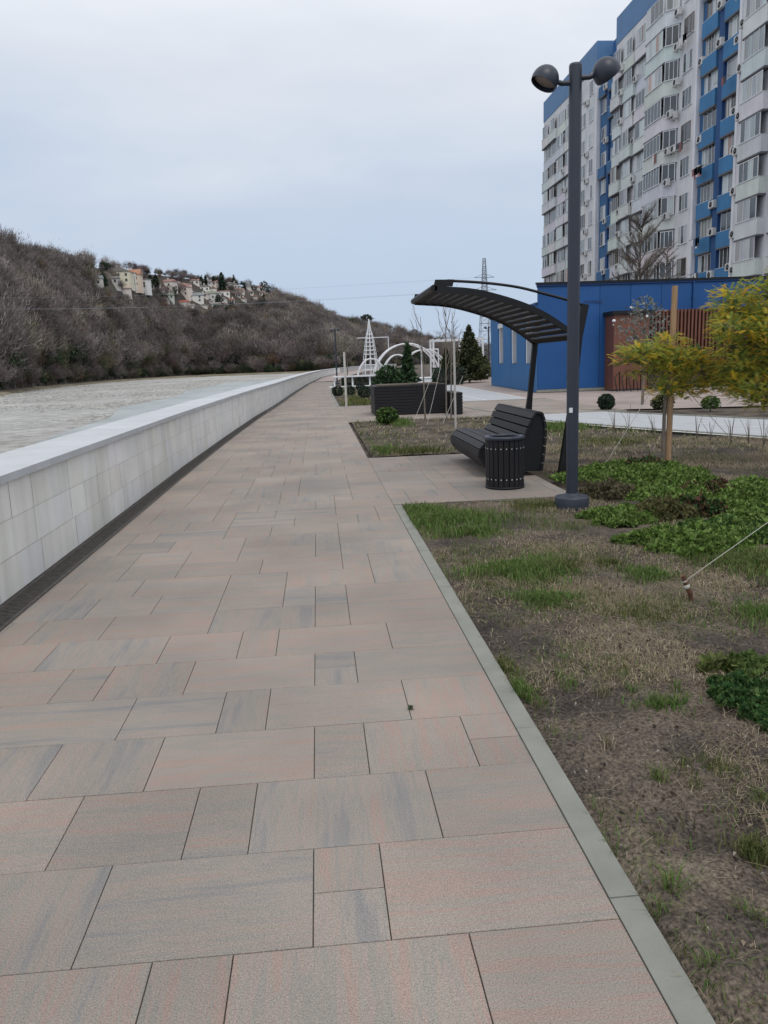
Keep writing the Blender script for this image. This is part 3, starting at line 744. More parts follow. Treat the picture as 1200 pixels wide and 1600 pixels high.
# ------------------------------------------------------------------ low blue building
bl = thing('blue_pavilion', 'low blue panel clad pavilion with tall narrow windows and a rust wood entrance', 'building', (9.0, 32, 0))
def bp_(mb, name, mt, par=None):
    return mb.build(name, mt, par or bl, None if par else (-9.0, -32, 0))
BZ = 4.32
mb = MB(); mb.prism_z([(8.95, 32.0), (30, 32.0), (30, 44), (12.9, 44)], 0, BZ-.12)
bp_(mb, 'wall', M_blue)
mb = MB(); x = 8.95; i = 0; rb = rng(8)
while x < 26:
    wd = 1.28; s_ = rb.uniform(.93, 1.07)
    mb.box(x+.008, x+wd-.008, 31.955, 31.997, .12, BZ-.14, 0, (s_, s_, s_)); x += wd
bp_(mb, 'cladding_panel', M_blue)
mb = MB(); mb.prism_z([(8.88, 31.9), (30.1, 31.9), (30.1, 44.1), (12.8, 44.1)], BZ-.118, BZ, 0, (.6, .6, .65)); bp_(mb, 'roof_edge', M_blue)
mb = MB(); mb.box(8.93, 30, 31.93, 32.1, 0, .11); bp_(mb, 'plinth', M_conc)
# windowed side wing, turned towards the river
Pa, Pb = Vector((8.97, 32.05)), Vector((9.55, 43.4)); U = (Pb-Pa); LW = U.length; U.normalize()
ang = math.atan2(U.y, U.x); WM = Matrix.Translation((Pa.x, Pa.y, 0)) @ Matrix.Rotation(ang, 4, 'Z')   # local x along wing, +y outward (towards -X)
mb = MB(); wz = 3.5
edges = [0.0]; WX = [(1.1, 2.5), (4.3, 5.7), (7.7, 9.1)]
t2 = (2.6, 1.75, 1.35)  # wing blue tinted lighter: the brighter sky light on it is painted in
for a, b in WX:
    mb.box(edges[-1]+.001, a, -.35, 0, 0, wz, 0, t2, WM); edges.append(b)
mb.box(edges[-1], LW, -.35, 0, 0, wz, 0, t2, WM)
for a, b in WX: mb.box(a+.001, b-.001, -.35, -.003, 0, 1.15, 0, t2, WM); mb.box(a+.001, b-.001, -.35, -.003, 3.18, wz-.002, 0, t2, WM)
mb.box(.1, LW, -2.6, -.352, 0, wz-.01, 0, (1, 1, 1), WM)
bp_(mb, 'wing_wall', M_blue)
mb = MB(); mb.box(-.0, LW+.05, -2.6, .06, wz+.002, wz+.10, 0, (.6, .6, .65), WM); bp_(mb, 'wing_roof_edge', M_blue)
for a, b in WX:
    mb = MB(); mb.box(a+.02, a+.10, -.30, -.24, 1.17, 2.92, 0, (1, 1, 1), WM); mb.box(b-.22, b-.02, -.34, -.05, 1.17, 3.0, 0, (1, 1, 1), WM); mb.box(a+.02, b-.02, -.30, .02, 2.94, 3.16, 0, (1, 1, 1), WM)
    fr = bp_(mb, 'window', M_frame)
    g = MB(); g.box(a+.1, b-.22, -.29, -.27, 1.17, 2.93, 0, (1, 1, 1), WM); g.build('pane', M_glass, fr)
# entrance in rust coloured timber
mb = MB(); mb.box(11.75, 13.2, 31.0, 31.95, .02, 2.95); bp_(mb, 'timber_porch', M_rust)
mb = MB(); mb.box(11.65, 13.3, 30.9, 31.95, 2.955, 3.1); bp_(mb, 'porch_roof', M_blackmetal)
mb = MB(); x = 13.22
while x < 21: mb.box(x, x+.07, 31.2, 31.32, .9, 3.1, 0); x += .15
mb.box(13.2, 21, 31.34, 31.4, 3.0, 3.08); mb.box(13.2, 21, 31.34, 31.4, .95, 1.03)
bp_(mb, 'timber_slat_screen', M_rust)
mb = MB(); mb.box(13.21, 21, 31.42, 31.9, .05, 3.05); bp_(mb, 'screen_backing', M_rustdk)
for x in (10.3, 15.4, 20.5):
    mb = MB(); mb.tube([(x, 31.90, .05), (x, 31.90, BZ-.12)], .035, 8); mb.box(x-.06, x+.06, 31.86, 31.95, 2.0, 2.05); mb.box(x-.06, x+.06, 31.86, 31.95, 3.6, 3.65); bp_(mb, 'drainpipe', M_blue)
mb = MB(); mb.box(8.84, 30.12, 31.86, 31.895, BZ-.05, BZ+.03); bp_(mb, 'roof_flashing', M_blackmetal)
for x, z in ((11.7, 2.72), (13.05, 2.85), (12.4, 3.2)):
    mb = MB(); mb.lathe([(0, 0), (.06, .01), (.075, .05), (.05, .1), (0, .11)], 10, 0, M=Matrix.Translation((x, 30.88, z-.05))); bp_(mb, 'porch_light', M_white)
# bike rack in front of the porch
mb = MB()
for i in range(7):
    x = 11.5+.28*i; mb.tube([(x, 29.9, 0), (x-.1, 29.9, .55), (x+.25, 30.3, .75), (x+.3, 30.4, 0)], .02, 6)
mb.tube([(11.3, 29.9, .06), (13.6, 29.9, .06)], .025, 6); mb.tube([(11.3, 30.4, .06), (13.6, 30.4, .06)], .025, 6)
tag(mb.build('bike_rack', M_blackmetal), 'dark metal bicycle rack in front of the rust timber porch', 'bike rack')

# ------------------------------------------------------------------ right hand path and far square
m = MB()
near = [(6.1, 56), (4.05, 27.6), (4.41, 23.95), (5.07, 18.11), (5.59, 16.59), (6.25, 15.0), (7.39, 12.49), (9.6, 8.5), (13, 3.5)]
far = [(8.0, 56), (7.75, 42.73), (7.6, 34), (7.25, 24.5), (7.15, 21.0), (7.87, 18.91), (9.36, 15.85), (12.2, 11.6), (16, 6.5)]
for (a, b), (c, d) in zip(zip(near, near[1:]), zip(far, far[1:])): m.quad((*a, -.012), (*c, -.012), (*d, -.012), (*b, -.012))
kind(m.build('cycle_path', M_tar), 'structure', 'pale grey asphalt path curving behind the bench')
m = MB()
def strip(pts, wd, z, mb):
    for (xa, ya), (xb, yb) in zip(pts, pts[1:]):
        d = Vector((xb-xa, yb-ya)).normalized(); q = Vector((d.y, -d.x))*wd
        mb.quad((xa, ya, z), (xa+q.x, ya+q.y, z), (xb+q.x, yb+q.y, z), (xb, yb, z))
mid = [((a[0]*.5+b[0]*.5), (a[1]*.5+b[1]*.5)) for a, b in zip(near, far)]
strip(far, -.1, -.008, m); strip(mid, .07, -.008, m); strip(near, .1, -.008, m)
kind(m.build('road_marking', mat('line_paint', (.62, .63, .62), .7, var=.15, scale=3)), 'structure', 'white lines along the pale path')
m = MB()
m.add([(x, y, -.02) for x, y in ((7.2, 21), (7.3, 24.5), (7.65, 34), (7.8, 42.7), (8.05, 56), (30, 56), (30, 20), (22, 18.5), (14, 19.3), (9.5, 20.2))], [tuple(reversed(range(10)))])
m.add([(x, y, -.021) for x, y in ((2.2, 52), (3.0, 60), (2.8, 75), (25, 75), (25, 56.1), (6.15, 56.1), (5.9, 52))], [tuple(reversed(range(7)))])
kind(m.build('square_paving', M_plaza), 'structure', 'pinkish paved square before the blue pavilion')
m = MB()
kerb_old = m
def kerb2(pts, wd, z1, mb, mi=0):
    for (xa, ya), (xb, yb) in zip(pts, pts[1:]):
        d = Vector((xb-xa, yb-ya)); u = d.normalized(); q = Vector((u.y, -u.x))*wd
        P = [(xa, ya), (xb, yb), (xb+q.x, yb+q.y), (xa+q.x, ya+q.y)]
        v = [(x, y, -.1) for x, y in P]+[(x, y, z1) for x, y in P]
        mb.add(v, [(4, 7, 6, 5), (0, 4, 5, 1), (1, 5, 6, 2), (2, 6, 7, 3), (3, 7, 4, 0)], mi)
kerb2(near[2:], -.1, .01, m); kerb2(far[4:], .1, .01, m)
kind(m.build('path_kerb', M_conc), 'structure')

# ------------------------------------------------------------------ street lamp
def street_lamp(loc, label, group, heads=((-.27, .02, 3.86, (-.48, -.08, -.87)), (.27, -.04, 3.90, (.62, .28, -.73)))):
    t = thing('street_lamp', label, 'street lamp', loc, 0, group)
    mb = MB(); mb.tube([(0, 0, .1), (0, 0, 3.97)], .057, 24); mb.lathe([(.057, 3.97), (.052, 3.985), (0, 3.99)], 24); mb.build('pole', M_pole, t)
    mb = MB(); mb.lathe([(.163, -.02), (.163, .088), (.158, .10), (.072, .101), (.066, .13), (.0575, .132)], 32); mb.build('base_flange', M_pole, t)
    for hx, hy, hz, nrm in heads:
        mb = MB(); mb.tube([(0, 0, hz-.03), (hx*.45, hy*.45, hz-.03), (hx*.8, hy*.8, hz)], [.024, .022, .022], 10)
        mb.build('arm', M_pole, t)
        q = Vector(nrm).normalized(); Mt = Matrix.Translation((hx, hy, hz)) @ (-q).to_track_quat('Z', 'Y').to_matrix().to_4x4()
        mb = MB(); r_ = .122
        prof = [(r_*math.cos(a)*1.0, r_*math.sin(a)*1.05) for a in [math.radians(d) for d in (-18, -8, 0, 12, 25, 38, 52, 66, 80, 89.9)]]
        inner = [(p[0]*.93, p[1]*.93) for p in prof]
        mb.lathe(list(prof), 28, 0, M=Mt); mb.lathe(list(reversed(inner)), 28, 0, M=Mt); mb.lathe([inner[0], prof[0]], 28, 0, M=Mt, smooth=False)
        hd = mb.build('lamp_head', M_pole, t)
        mb = MB(); mb.lathe([(0, -.012), (.08, -.012), (.106, 0.0)], 24, 0, M=Mt); mb.build('diffuser', M_lampin, hd)
    return t
M_lampin = mat('frosted_diffuser', (.22, .17, .15), .4)
lamp = street_lamp((2.42, 7.42, 0), 'dark grey twin dome street lamp standing beside the paved bench nook', 'promenade lamps')
mb = MB(); mb.box(-.050, -.020, -.064, -.046, .915, .960); mb.build('sticker', M_white, lamp)
for i, (x, y, lb) in enumerate(((1.43, 59, 'small distant twin headed lamp post at the bend of the promenade'), (13.9, 64, 'distant twin headed lamp post beside the pergola frame'))):
    c = copy_tree(lamp); c.location = (x, y, 0); c['label'] = lb

# ------------------------------------------------------------------ bench
bn = thing('bench', 'black slatted wave shaped bench in the paved nook under the canopy', 'bench', (2.3, 10.5, 0))
def CR(P, n=8):
    out = []
    for i in range(len(P)-1):
        p0, p1, p2, p3 = P[max(i-1, 0)], P[i], P[i+1], P[min(i+2, len(P)-1)]
        for k in range(n):
            t = k/n; out.append(tuple(.5*((2*b)+(-a+c)*t+(2*a-5*b+4*c-d)*t*t+(-a+3*b-3*c+d)*t**3) for a, b, c, d in zip(p0, p1, p2, p3)))
    out.append(P[-1]); return out
prof = CR([(-.16, .05), (-.29, .13), (-.39, .26), (-.37, .38), (-.27, .455), (-.14, .46), (.0, .435), (.11, .44), (.18, .51), (.225, .61), (.27, .71), (.33, .79), (.40, .80), (.45, .72), (.47, .55), (.46, .35), (.42, .05)], 10)
cum = [0]
for a, b in zip(prof, prof[1:]): cum.append(cum[-1]+math.hypot(b[0]-a[0], b[1]-a[1]))
def at_s(s):
    for i in range(len(cum)-1):
        if cum[i+1] >= s:
            f = (s-cum[i])/(cum[i+1]-cum[i]); return Vector((prof[i][0]+f*(prof[i+1][0]-prof[i][0]), prof[i][1]+f*(prof[i+1][1]-prof[i][1])))
    return Vector(prof[-1])
npl = 21; pw = cum[-1]/npl; hl = 1.03; rbn = rng(4)
for i in range(npl):
    a, b = at_s(i*pw+.007), at_s((i+1)*pw-.007); u = (b-a).normalized(); nrm = Vector((-u.y, u.x))
    # outward side of the loop
    mb = MB(); s_ = rbn.uniform(.75, 1.3)
    Mx = Matrix(((u.x, 0, nrm.x, a.x), (0, 1, 0, 0), (u.y, 0, nrm.y, a.y), (0, 0, 0, 1)))
    mb.bbox(0, (b-a).length, -hl, hl, -.03, .0, .005, 0, (s_, s_, s_), Mx)
    mb.build('plank', M_blackwood, bn)
inner = [at_s(cum[-1]*i/40) for i in range(41)]
poly = []
for i, p in enumerate(inner):
    d = (inner[min(i+1, 40)]-inner[max(i-1, 0)]).normalized(); nrm = Vector((-d.y, d.x)); poly.append(tuple(p-nrm*.032))
for y0 in (-1.0, -.02, .96):
    mb = MB(); mb.prism_y(list(reversed(poly)), y0, y0+.045); mb.build('side_frame', M_blackmetal, bn)

# ------------------------------------------------------------------ litter bin
bi = thing('litter_bin', 'round black slatted litter bin with rows of rivets beside the bench', 'litter bin', (2.07, 8.75, 0))
mb = MB()
mb.lathe([(.185, .03), (.185, .56), (.17, .56), (.17, .05), (0, .05)], 32); mb.build('liner', M_blackmetal, bi)
ns_ = 22
for i in range(ns_):
    a = 2*math.pi*i/ns_; Mx = Matrix.Rotation(a, 4, 'Z'); mb = MB(); s_ = rbn.uniform(.8, 1.25)
    mb.bbox(.195, .216, -.0265, .0265, .03, .545, .004, 0, (s_, s_, s_), Mx); mb.build('slat', M_blackwood, bi)
mb = MB(); mb.lathe([(.19, .548), (.226, .548), (.228, .575), (.222, .588), (.175, .588), (.17, .575)], 40); mb.build('rim', M_pole, bi)
mb = MB(); mb.lathe([(.2, 0), (.222, 0), (.222, .028), (.2, .028)], 40); mb.build('base_ring', M_blackmetal, bi)
mb = MB()
for i in range(ns_):
    a = 2*math.pi*i/ns_
    for z in (.11, .455):
        mb.lathe([(.0075, 0), (.006, .003), (0, .004)], 8, 0, M=Matrix.Rotation(a, 4, 'Z') @ Matrix.Translation((.2162, 0, z)) @ Matrix.Rotation(math.pi/2, 4, 'Y'))
mb.build('rivets', M_rivet, bi)

# ------------------------------------------------------------------ canopy
cp = thing('shade_canopy', 'black curved slatted shade canopy on two leaning legs over the bench', 'canopy', (3.0, 10.4, 0))
def cb(mb, name, mt): return mb.build(name, mt, cp, (-3.0, -10.4, 0))
arch = CR([(1.41, 2.30), (1.59, 2.285), (1.80, 2.265), (2.03, 2.22), (2.39, 2.11), (2.67, 1.99), (2.90, 1.85), (3.13, 1.68)], 6)
for Y0 in (9.40, 11.32):
    mb = MB(); n = len(arch); low = []
    for i, p in enumerate(arch):
        a, b = Vector(arch[max(i-1, 0)]), Vector(arch[min(i+1, n-1)]); u = (b-a).normalized(); nr = Vector((-u.y, u.x)); low.append(tuple(Vector(p)-nr*.0-Vector((0, .075))))
    mb.prism_y(list(arch)+list(reversed(low)), Y0-.025, Y0+.025); cb(mb, 'arched_beam', M_blackmetal)
    tie = CR([(1.57, 2.355), (1.99, 2.32), (2.39, 2.26), (2.73, 2.17), (3.01, 2.09), (3.18, 2.03)], 5)
    mb = MB(); mb.tube([(x, Y0, z) for x, z in tie], .016, 8); cb(mb, 'tie_rod', M_blackmetal)
    mb = MB(); mb.prism_y([(1.40, 2.30), (1.62, 2.29), (1.64, 2.365), (1.42, 2.37)], Y0-.02, Y0+.02); cb(mb, 'tip_plate', M_blackmetal)
    mb = MB(); mb.prism_y([(2.885, 0), (3.035, 0), (3.09, .9), (3.17, 1.66), (3.245, 2.03), (3.155, 2.05), (3.10, 1.66), (3.025, .9)], Y0-.035, Y0+.035); cb(mb, 'leg', M_blackmetal)
    mb = MB(); mb.box(2.86, 3.06, Y0-.09, Y0+.09, -.02, .015); cb(mb, 'foot_plate', M_blackmetal)
cumA = [0]
for a, b in zip(arch, arch[1:]): cumA.append(cumA[-1]+math.hypot(b[0]-a[0], b[1]-a[1]))
def arch_at(s):
    for i in range(len(cumA)-1):
        if cumA[i+1] >= s-1e-9:
            f = (s-cumA[i])/(cumA[i+1]-cumA[i]); return Vector((arch[i][0]+f*(arch[i+1][0]-arch[i][0]), arch[i][1]+f*(arch[i+1][1]-arch[i][1])))
    return Vector(arch[-1])
nsl = 17
for i in range(nsl):
    p = arch_at(cumA[-1]*(i+.25)/nsl); q = arch_at(min(cumA[-1], cumA[-1]*(i+.25)/nsl+.05)); u = (q-p).normalized(); nr = Vector((-u.y, u.x))
    Mx = Matrix(((u.x, 0, nr.x, p.x), (0, 1, 0, 0), (u.y, 0, nr.y, p.y), (0, 0, 0, 1)))
    mb = MB(); mb.bbox(0, .068, 9.428, 11.292, -.055, -.022, .004, 0, (1.1, 1, 1), Mx); cb(mb, 'slat', M_blackwood)
mb = MB(); mb.tube([(1.40, 9.375, 2.275), (1.40, 11.345, 2.275)], .04, 12); cb(mb, 'front_rail', M_blackmetal)
mb = MB(); mb.tube([(3.13, 9.436, 1.66), (3.13, 11.284, 1.66)], .03, 12); cb(mb, 'rear_rail', M_blackmetal)

# ------------------------------------------------------------------ black slatted box seat
pl = thing('box_planter', 'big black slatted timber box on the paving beyond the lawn', 'planter box', (2.55, 22.6, 0))
mb = MB()
for j in range(10): mb.bbox(-1.02, .98, -.80, .80, .02+.08*j, .088+.08*j, .006, 0, (1, 1, 1))
mb.build('slatted_side', M_blackwood, pl)
mb = MB(); mb.box(-1.0, .96, -.78, .78, .01, .80); mb.build('core', M_blackmetal, pl)
mb = MB(); mb.box(-.9, .86, -.7, .7, .802, .83); mb.build('planting_soil', M_soil, pl)
pl2 = thing('timber_block', 'lower black slatted timber block against the right side of the big box', 'timber block', (3.7, 21.9, 0))
mb = MB()
for j in range(7): mb.bbox(-.14, .14, -.9, .7, .02+.083*j, .092+.083*j, .006, 0, (1, 1, 1))
mb.build('slatted_side', M_blackwood, pl2)
mb = MB(); mb.box(-.12, .12, -.88, .68, .01, .58); mb.build('core', M_blackmetal, pl2)

# ------------------------------------------------------------------ houses on the hill
M_hwall = mat('house_render', (.62, .60, .56), .9, var=.08, scale=.8, tint=True)
M_hroof = mat('house_roof', (.22, .13, .10), .85, var=.2, scale=1.2, tint=True)
M_hglass = mat('house_window', (.07, .08, .09), .3, var=.2)
rh = rng(21)
def house(px, py, wpx, hpx, label, wall=(1, 1, 1), roof=(1, 1, 1), gable='x', nf=2, cat='house'):
    p = hit(px, py); Y = p.y; k = Y/1230
    wd, ht = wpx*k, hpx*k*.82
    dp = wd*rh.uniform(.7, 1.0)
    t = thing('hill_house', label, cat, (p.x, p.y, p.z-1.0), rh.uniform(-.35, .35), 'houses on the far hillside')
    t['group'] = 'houses on the far hillside'
    wall = tuple(.45*1.15+.55*c for c in wall); body = ht*.72+1.0
    mb = MB(); mb.box(-wd/2, wd/2, 0, dp, -2.5, body, 0, wall)
    mb.build('wall', M_hwall, t)
    mb = MB(); rz = ht*.36; o = .4
    if gable == 'flat': mb.box(-wd/2-o, wd/2+o, -o, dp+o, body+.003, body+.35, 0, roof)
    elif gable == 'x':   # ridge along x
        mb.add([(-wd/2-o, -o, body), (wd/2+o, -o, body), (wd/2+o, dp+o, body), (-wd/2-o, dp+o, body), (-wd/2-o*.3, dp/2, body+rz), (wd/2+o*.3, dp/2, body+rz)], [(0, 1, 5, 4), (2, 3, 4, 5), (1, 2, 5), (3, 0, 4), (3, 2, 1, 0)], 0, roof)
    else:
        mb.add([(-wd/2-o, -o, body), (wd/2+o, -o, body), (wd/2+o, dp+o, body), (-wd/2-o, dp+o, body), (0, -o*.5, body+rz), (0, dp+o*.5, body+rz)], [(0, 1, 4), (1, 2, 5, 4), (2, 3, 5), (3, 0, 4, 5), (3, 2, 1, 0)], 0, roof)
    rf = mb.build('roof', M_hroof, t)
    if gable != 'flat' and rh.random() < .6:
        mb = MB(); cx0 = rh.uniform(-wd*.3, wd*.3); mb.box(cx0-.35, cx0+.35, dp*.5-.35, dp*.5+.35, body+rz*.5, body+rz+.9, 0, (1, 1, 1)); mb.build('chimney', M_hwall, rf)
    nx = max(2, int(wd/3.4))
    for f in range(nf):
        for i in range(nx):
            x = -wd/2+wd*(i+.5)/nx; z = 1.6+f*(body-1.2)/nf
            if z+1.4 > body: continue
            mb = MB(); mb.box(x-.55, x+.55, -.06, -.004, z, z+1.3); w_ = mb.build('window', M_hglass, t)
    return t
PINKR, GREYR, BLUER, ORR, GRNR = (1.35, 1.3, 1.45), (.95, 1.5, 1.8), (1.2, 2.4, 3.4), (1.7, 1.5, 1.2), (.8, 1.6, 1.5)
HS = [
 (146, 428, 22, 16, 'low house with pale blue sheet roof near the left end of the hill village', (.95, .95, .95), BLUER, 'x', 1),
 (176, 437, 13, 13, 'small grey house between the blue roof and the yellow house', (.75, .74, .72), GREYR, 'x', 1),
 (186, 440, 32, 27, 'large yellow gabled house with a row of dark windows on the hill', (1.1, 1.05, .72), GREYR, 'y', 2),
 (206, 430, 22, 28, 'tall tan house with orange upper floor behind the white block', (1.1, .82, .58), ORR, 'x', 2),
 (207, 449, 12, 32, 'narrow white tower like house just right of the yellow house', (1.25, 1.3, 1.35), (3, 3, 3), 'flat', 4),
 (222, 453, 17, 22, 'white house with dark windows at the foot of the tan house', (1.2, 1.25, 1.3), GREYR, 'flat', 3),
 (190, 456, 26, 8, 'long pale terrace wing below the yellow house', (1.05, .9, .85), PINKR, 'x', 1),
 (258, 438, 20, 13, 'pale pink roofed house left of the bare pink trees', (1.15, 1.0, .95), PINKR, 'x', 1),
 (281, 433, 14, 10, 'small white house under the skyline behind bare trees', (1.2, 1.15, 1.1), PINKR, 'x', 1),
 (286, 463, 17, 21, 'pink gabled house with cream front in the middle of the slope', (1.25, 1.05, .92), PINKR, 'y', 2),
 (265, 468, 12, 10, 'small house with green roof beside the pink gabled house', (.7, .9, .8), GRNR, 'x', 1),
 (282, 477, 18, 8, 'long low house with red brown roof at the village edge', (1.1, .85, .78), (1.9, .9, .8), 'x', 1),
 (304, 441, 13, 10, 'house with brown roof and cream wall below the cypress row', (1.1, 1.0, .9), PINKR, 'x', 1),
 (306, 474, 24, 17, 'broad slate roofed house with a white side wall', (1.1, 1.1, 1.1), (.9, 1.7, 2.3), 'x', 2),
 (320, 455, 14, 11, 'white house with a bright gable among the shrubs', (1.3, 1.3, 1.28), GREYR, 'y', 1),
 (331, 443, 13, 9, 'peach coloured house on the skyline between dark cypresses', (1.25, 1.0, .9), PINKR, 'x', 1),
 (329, 468, 15, 13, 'grey green roofed house in the lower middle of the village', (.9, .95, .9), GRNR, 'x', 1),
 (343, 450, 11, 8, 'tiny cream house left of the tall cypress', (1.15, 1.1, 1.0), GREYR, 'x', 1),
 (352, 463, 14, 12, 'white house with terrace below the tall cypress', (1.3, 1.3, 1.3), (2.5, 2.6, 2.7), 'flat', 2),
 (366, 452, 10, 11, 'narrow white gabled house right of the tall cypress', (1.35, 1.3, 1.25), GREYR, 'y', 1),
 (357, 443, 11, 7, 'dark roofed cabin on the skyline', (.7, .68, .66), (.7, .9, 1.0), 'x', 1),
 (338, 483, 13, 10, 'pale house half hidden at the lower edge of the village', (1.05, 1.08, 1.1), GREYR, 'x', 1),
 (376, 459, 12, 9, 'beige house near the right part of the village', (1.1, 1.0, .85), PINKR, 'x', 1),
 (404, 455, 15, 9, 'white house beside the round dark tree on the ridge', (1.25, 1.22, 1.2), PINKR, 'x', 1),
 (386, 450, 10, 7, 'grey roofed house on the ridge left of the white one', (.95, .95, .95), GREYR, 'x', 1),
 (428, 457, 9, 6, 'last small cream house on the ridge before the bare slope', (1.2, 1.15, 1.05), PINKR, 'x', 1),
 (519, 482, 8, 6, 'lone pale house on the descending ridge', (1.2, 1.1, .95), PINKR, 'x', 1),
 (560, 494, 10, 7, 'yellow house left of the umbrella pine', (1.2, 1.0, .65), ORR, 'x', 1),
 (585, 503, 12, 9, 'cream house with green roof right of the umbrella pine', (1.15, 1.15, .9), GRNR, 'x', 2),
 (600, 508, 11, 9, 'pale yellow house lower on the descending ridge', (1.15, 1.15, .75), GREYR, 'x', 2),
 (622, 528, 12, 8, 'white roofed house above the white arches', (1.2, 1.2, 1.2), PINKR, 'x', 1),
 (640, 540, 13, 8, 'white house behind the big white arch', (1.3, 1.3, 1.3), GREYR, 'x', 1),
 (655, 527, 11, 8, 'pale house among trees at the low end of the ridge', (1.2, 1.15, 1.1), PINKR, 'x', 1),
 (672, 541, 13, 8, 'brown roofed house at the low end of the ridge', (1.0, .9, .85), PINKR, 'x', 1),
 (612, 545, 13, 8, 'beige house low on the slope behind the spire', (1.1, .95, .8), ORR, 'x', 1),
]
for a in HS: house(*a)
r = rng(12); NAMES = ['above', 'below', 'left of', 'right of']
spots = [(246, 447), (252, 457), (270, 450), (277, 445), (294, 450), (297, 461), (312, 449), (318, 465), (325, 447), (333, 457), (340, 463), (346, 473), (358, 453), (362, 474), (372, 466), (380, 472), (392, 462), (398, 468), (410, 462), (236, 452), (300, 483), (318, 482), (330, 476), (352, 482), (262, 478), (416, 466)]
for k, (a, b) in enumerate(spots):
    wl = r.choice([(1.2, 1.18, 1.12), (1.15, 1.05, .95), (1.05, 1.03, 1.0), (1.2, 1.1, 1.05), (.95, .95, .95)]); rf_ = r.choice([PINKR, GREYR, (1.1, .85, .7), (1.4, 1.9, 2.3), (.8, .9, .9)])
    wn = 'white' if wl[2] > 1.1 else 'cream' if wl[2] < 1 and wl[0] > 1.1 else 'pale'
    o = house(a, b, r.uniform(6, 11), r.uniform(6, 10), 'small house', wl, rf_, r.choice(['x', 'y', 'x']), 1)
    reg = lambda c, d: ((c >= 290)+(c >= 350), (d >= 456)+(d >= 470))
    n_ = sum(1 for (c, d) in spots if c < a and reg(c, d) == reg(a, b)); ra_, rb_ = reg(a, b)
    o['label'] = 'tiny %s house, %s from left in the %s %s of the hill village' % (wn, ['first', 'second', 'third', 'fourth', 'fifth', 'sixth', 'seventh'][n_], ['upper', 'middle', 'lower'][rb_], ['left', 'centre', 'right'][ra_])

# ------------------------------------------------------------------ evergreens
M_ever = mat('evergreen_foliage', (.030, .048, .032), .8, var=.35, scale=3, tint=True, spec=.2)
M_thuja = mat('thuja_foliage', (.052, .062, .026), .8, var=.4, scale=4, tint=True, spec=.2)
M_pine = mat('pine_needles', (.028, .060, .022), .7, var=.35, scale=6, tint=True, spec=.3)
def cone_foliage(prof, n, seed, sz, mtl, name='crown', parent=None, up=.0, jit=.22, long=2.2, gaps=True):
    """small leaf slivers through the volume of a solid of revolution; prof: [(z, r)]"""
    r = np.random.default_rng(seed); zs = np.array([p[0] for p in prof]); rs = np.array([p[1] for p in prof])
    z = r.uniform(zs[0], zs[-1], n*3); rad = np.interp(z, zs, rs); keep = r.random(n*3) < (rad/rs.max())**1.0+.05
    z, rad = z[keep][:n], rad[keep][:n]; n = len(z)
    th = r.uniform(0, 2*np.pi, n)
    lump = 1+jit*np.sin(th*3+z*5/max(rs.max(), .1)+seed)+jit*.8*np.sin(th*5-z*9/max(rs.max(), .1)+2*seed)
    q = np.sqrt(r.uniform(.12, 1.08, n))*rad*lump
    p = np.stack([q*np.cos(th), q*np.sin(th), z], 1)
    d = np.stack([np.cos(th), np.sin(th), np.full(n, up)], 1)+r.normal(size=(n, 3))*.55; d /= np.linalg.norm(d, axis=1)[:, None]
    sd_ = np.cross(d, r.normal(size=(n, 3))); sd_ /= np.linalg.norm(sd_, axis=1)[:, None]
    s_ = sz*r.uniform(.6, 1.3, (n, 1))
    V = np.stack([p-d*s_*.5*long/2, p+sd_*s_*.4, p+d*s_*.5*long, p-sd_*s_*.4], 1).reshape(-1, 3)
    t = (r.uniform(.65, 1.45, (n, 1))*np.array([[1, 1, 1]]))*(1+r.normal(size=(n, 3))*.08)
    return npmesh(name, V, np.arange(4*n).reshape(-1, 4), np.abs(t), mtl, parent)
def evergreen(px, py, hpx, wpx, label, shape='cypress', n=500, name='cypress_tree', cat='tree', pos=None, mtl=None, sz=None, trunk=.12):
    if pos: p = Vector(pos); k = 1.0
    else: p = hit(px, py); k = p.y/1230
    h, r_ = hpx*k, wpx*k/2
    t = thing(name, label, cat, (p.x, p.y, p.z-.2))
    prof = {'cypress': [(.02*h, r_*.5), (.2*h, r_), (.55*h, r_*.85), (.85*h, r_*.4), (h, .02)],
            'cone': [(.04*h, r_*.9), (.12*h, r_), (.4*h, r_*.72), (.7*h, r_*.4), (h, .02)],
            'round': [(.12*h, r_*.5), (.35*h, r_), (.65*h, r_), (.88*h, r_*.6), (h, .1)],
            'umbrella': [(.55*h, r_*.3), (.68*h, r_), (.85*h, r_*.9), (h, r_*.3)]}[shape]
    cone_foliage(prof, n, int(px*7+py) if not pos else int(abs(p.x*31+p.y*7)), sz or max(.25, h*.09), mtl or M_ever, 'crown', t, .1)
    mb = MB(); zt = h*(.6 if shape != 'umbrella' else .75); mb.tube([(0, 0, -.6), (0, 0, zt)], [trunk*h*.12+.02, trunk*h*.06+.01], 7); mb.build('trunk', M_bark, t)
    return t
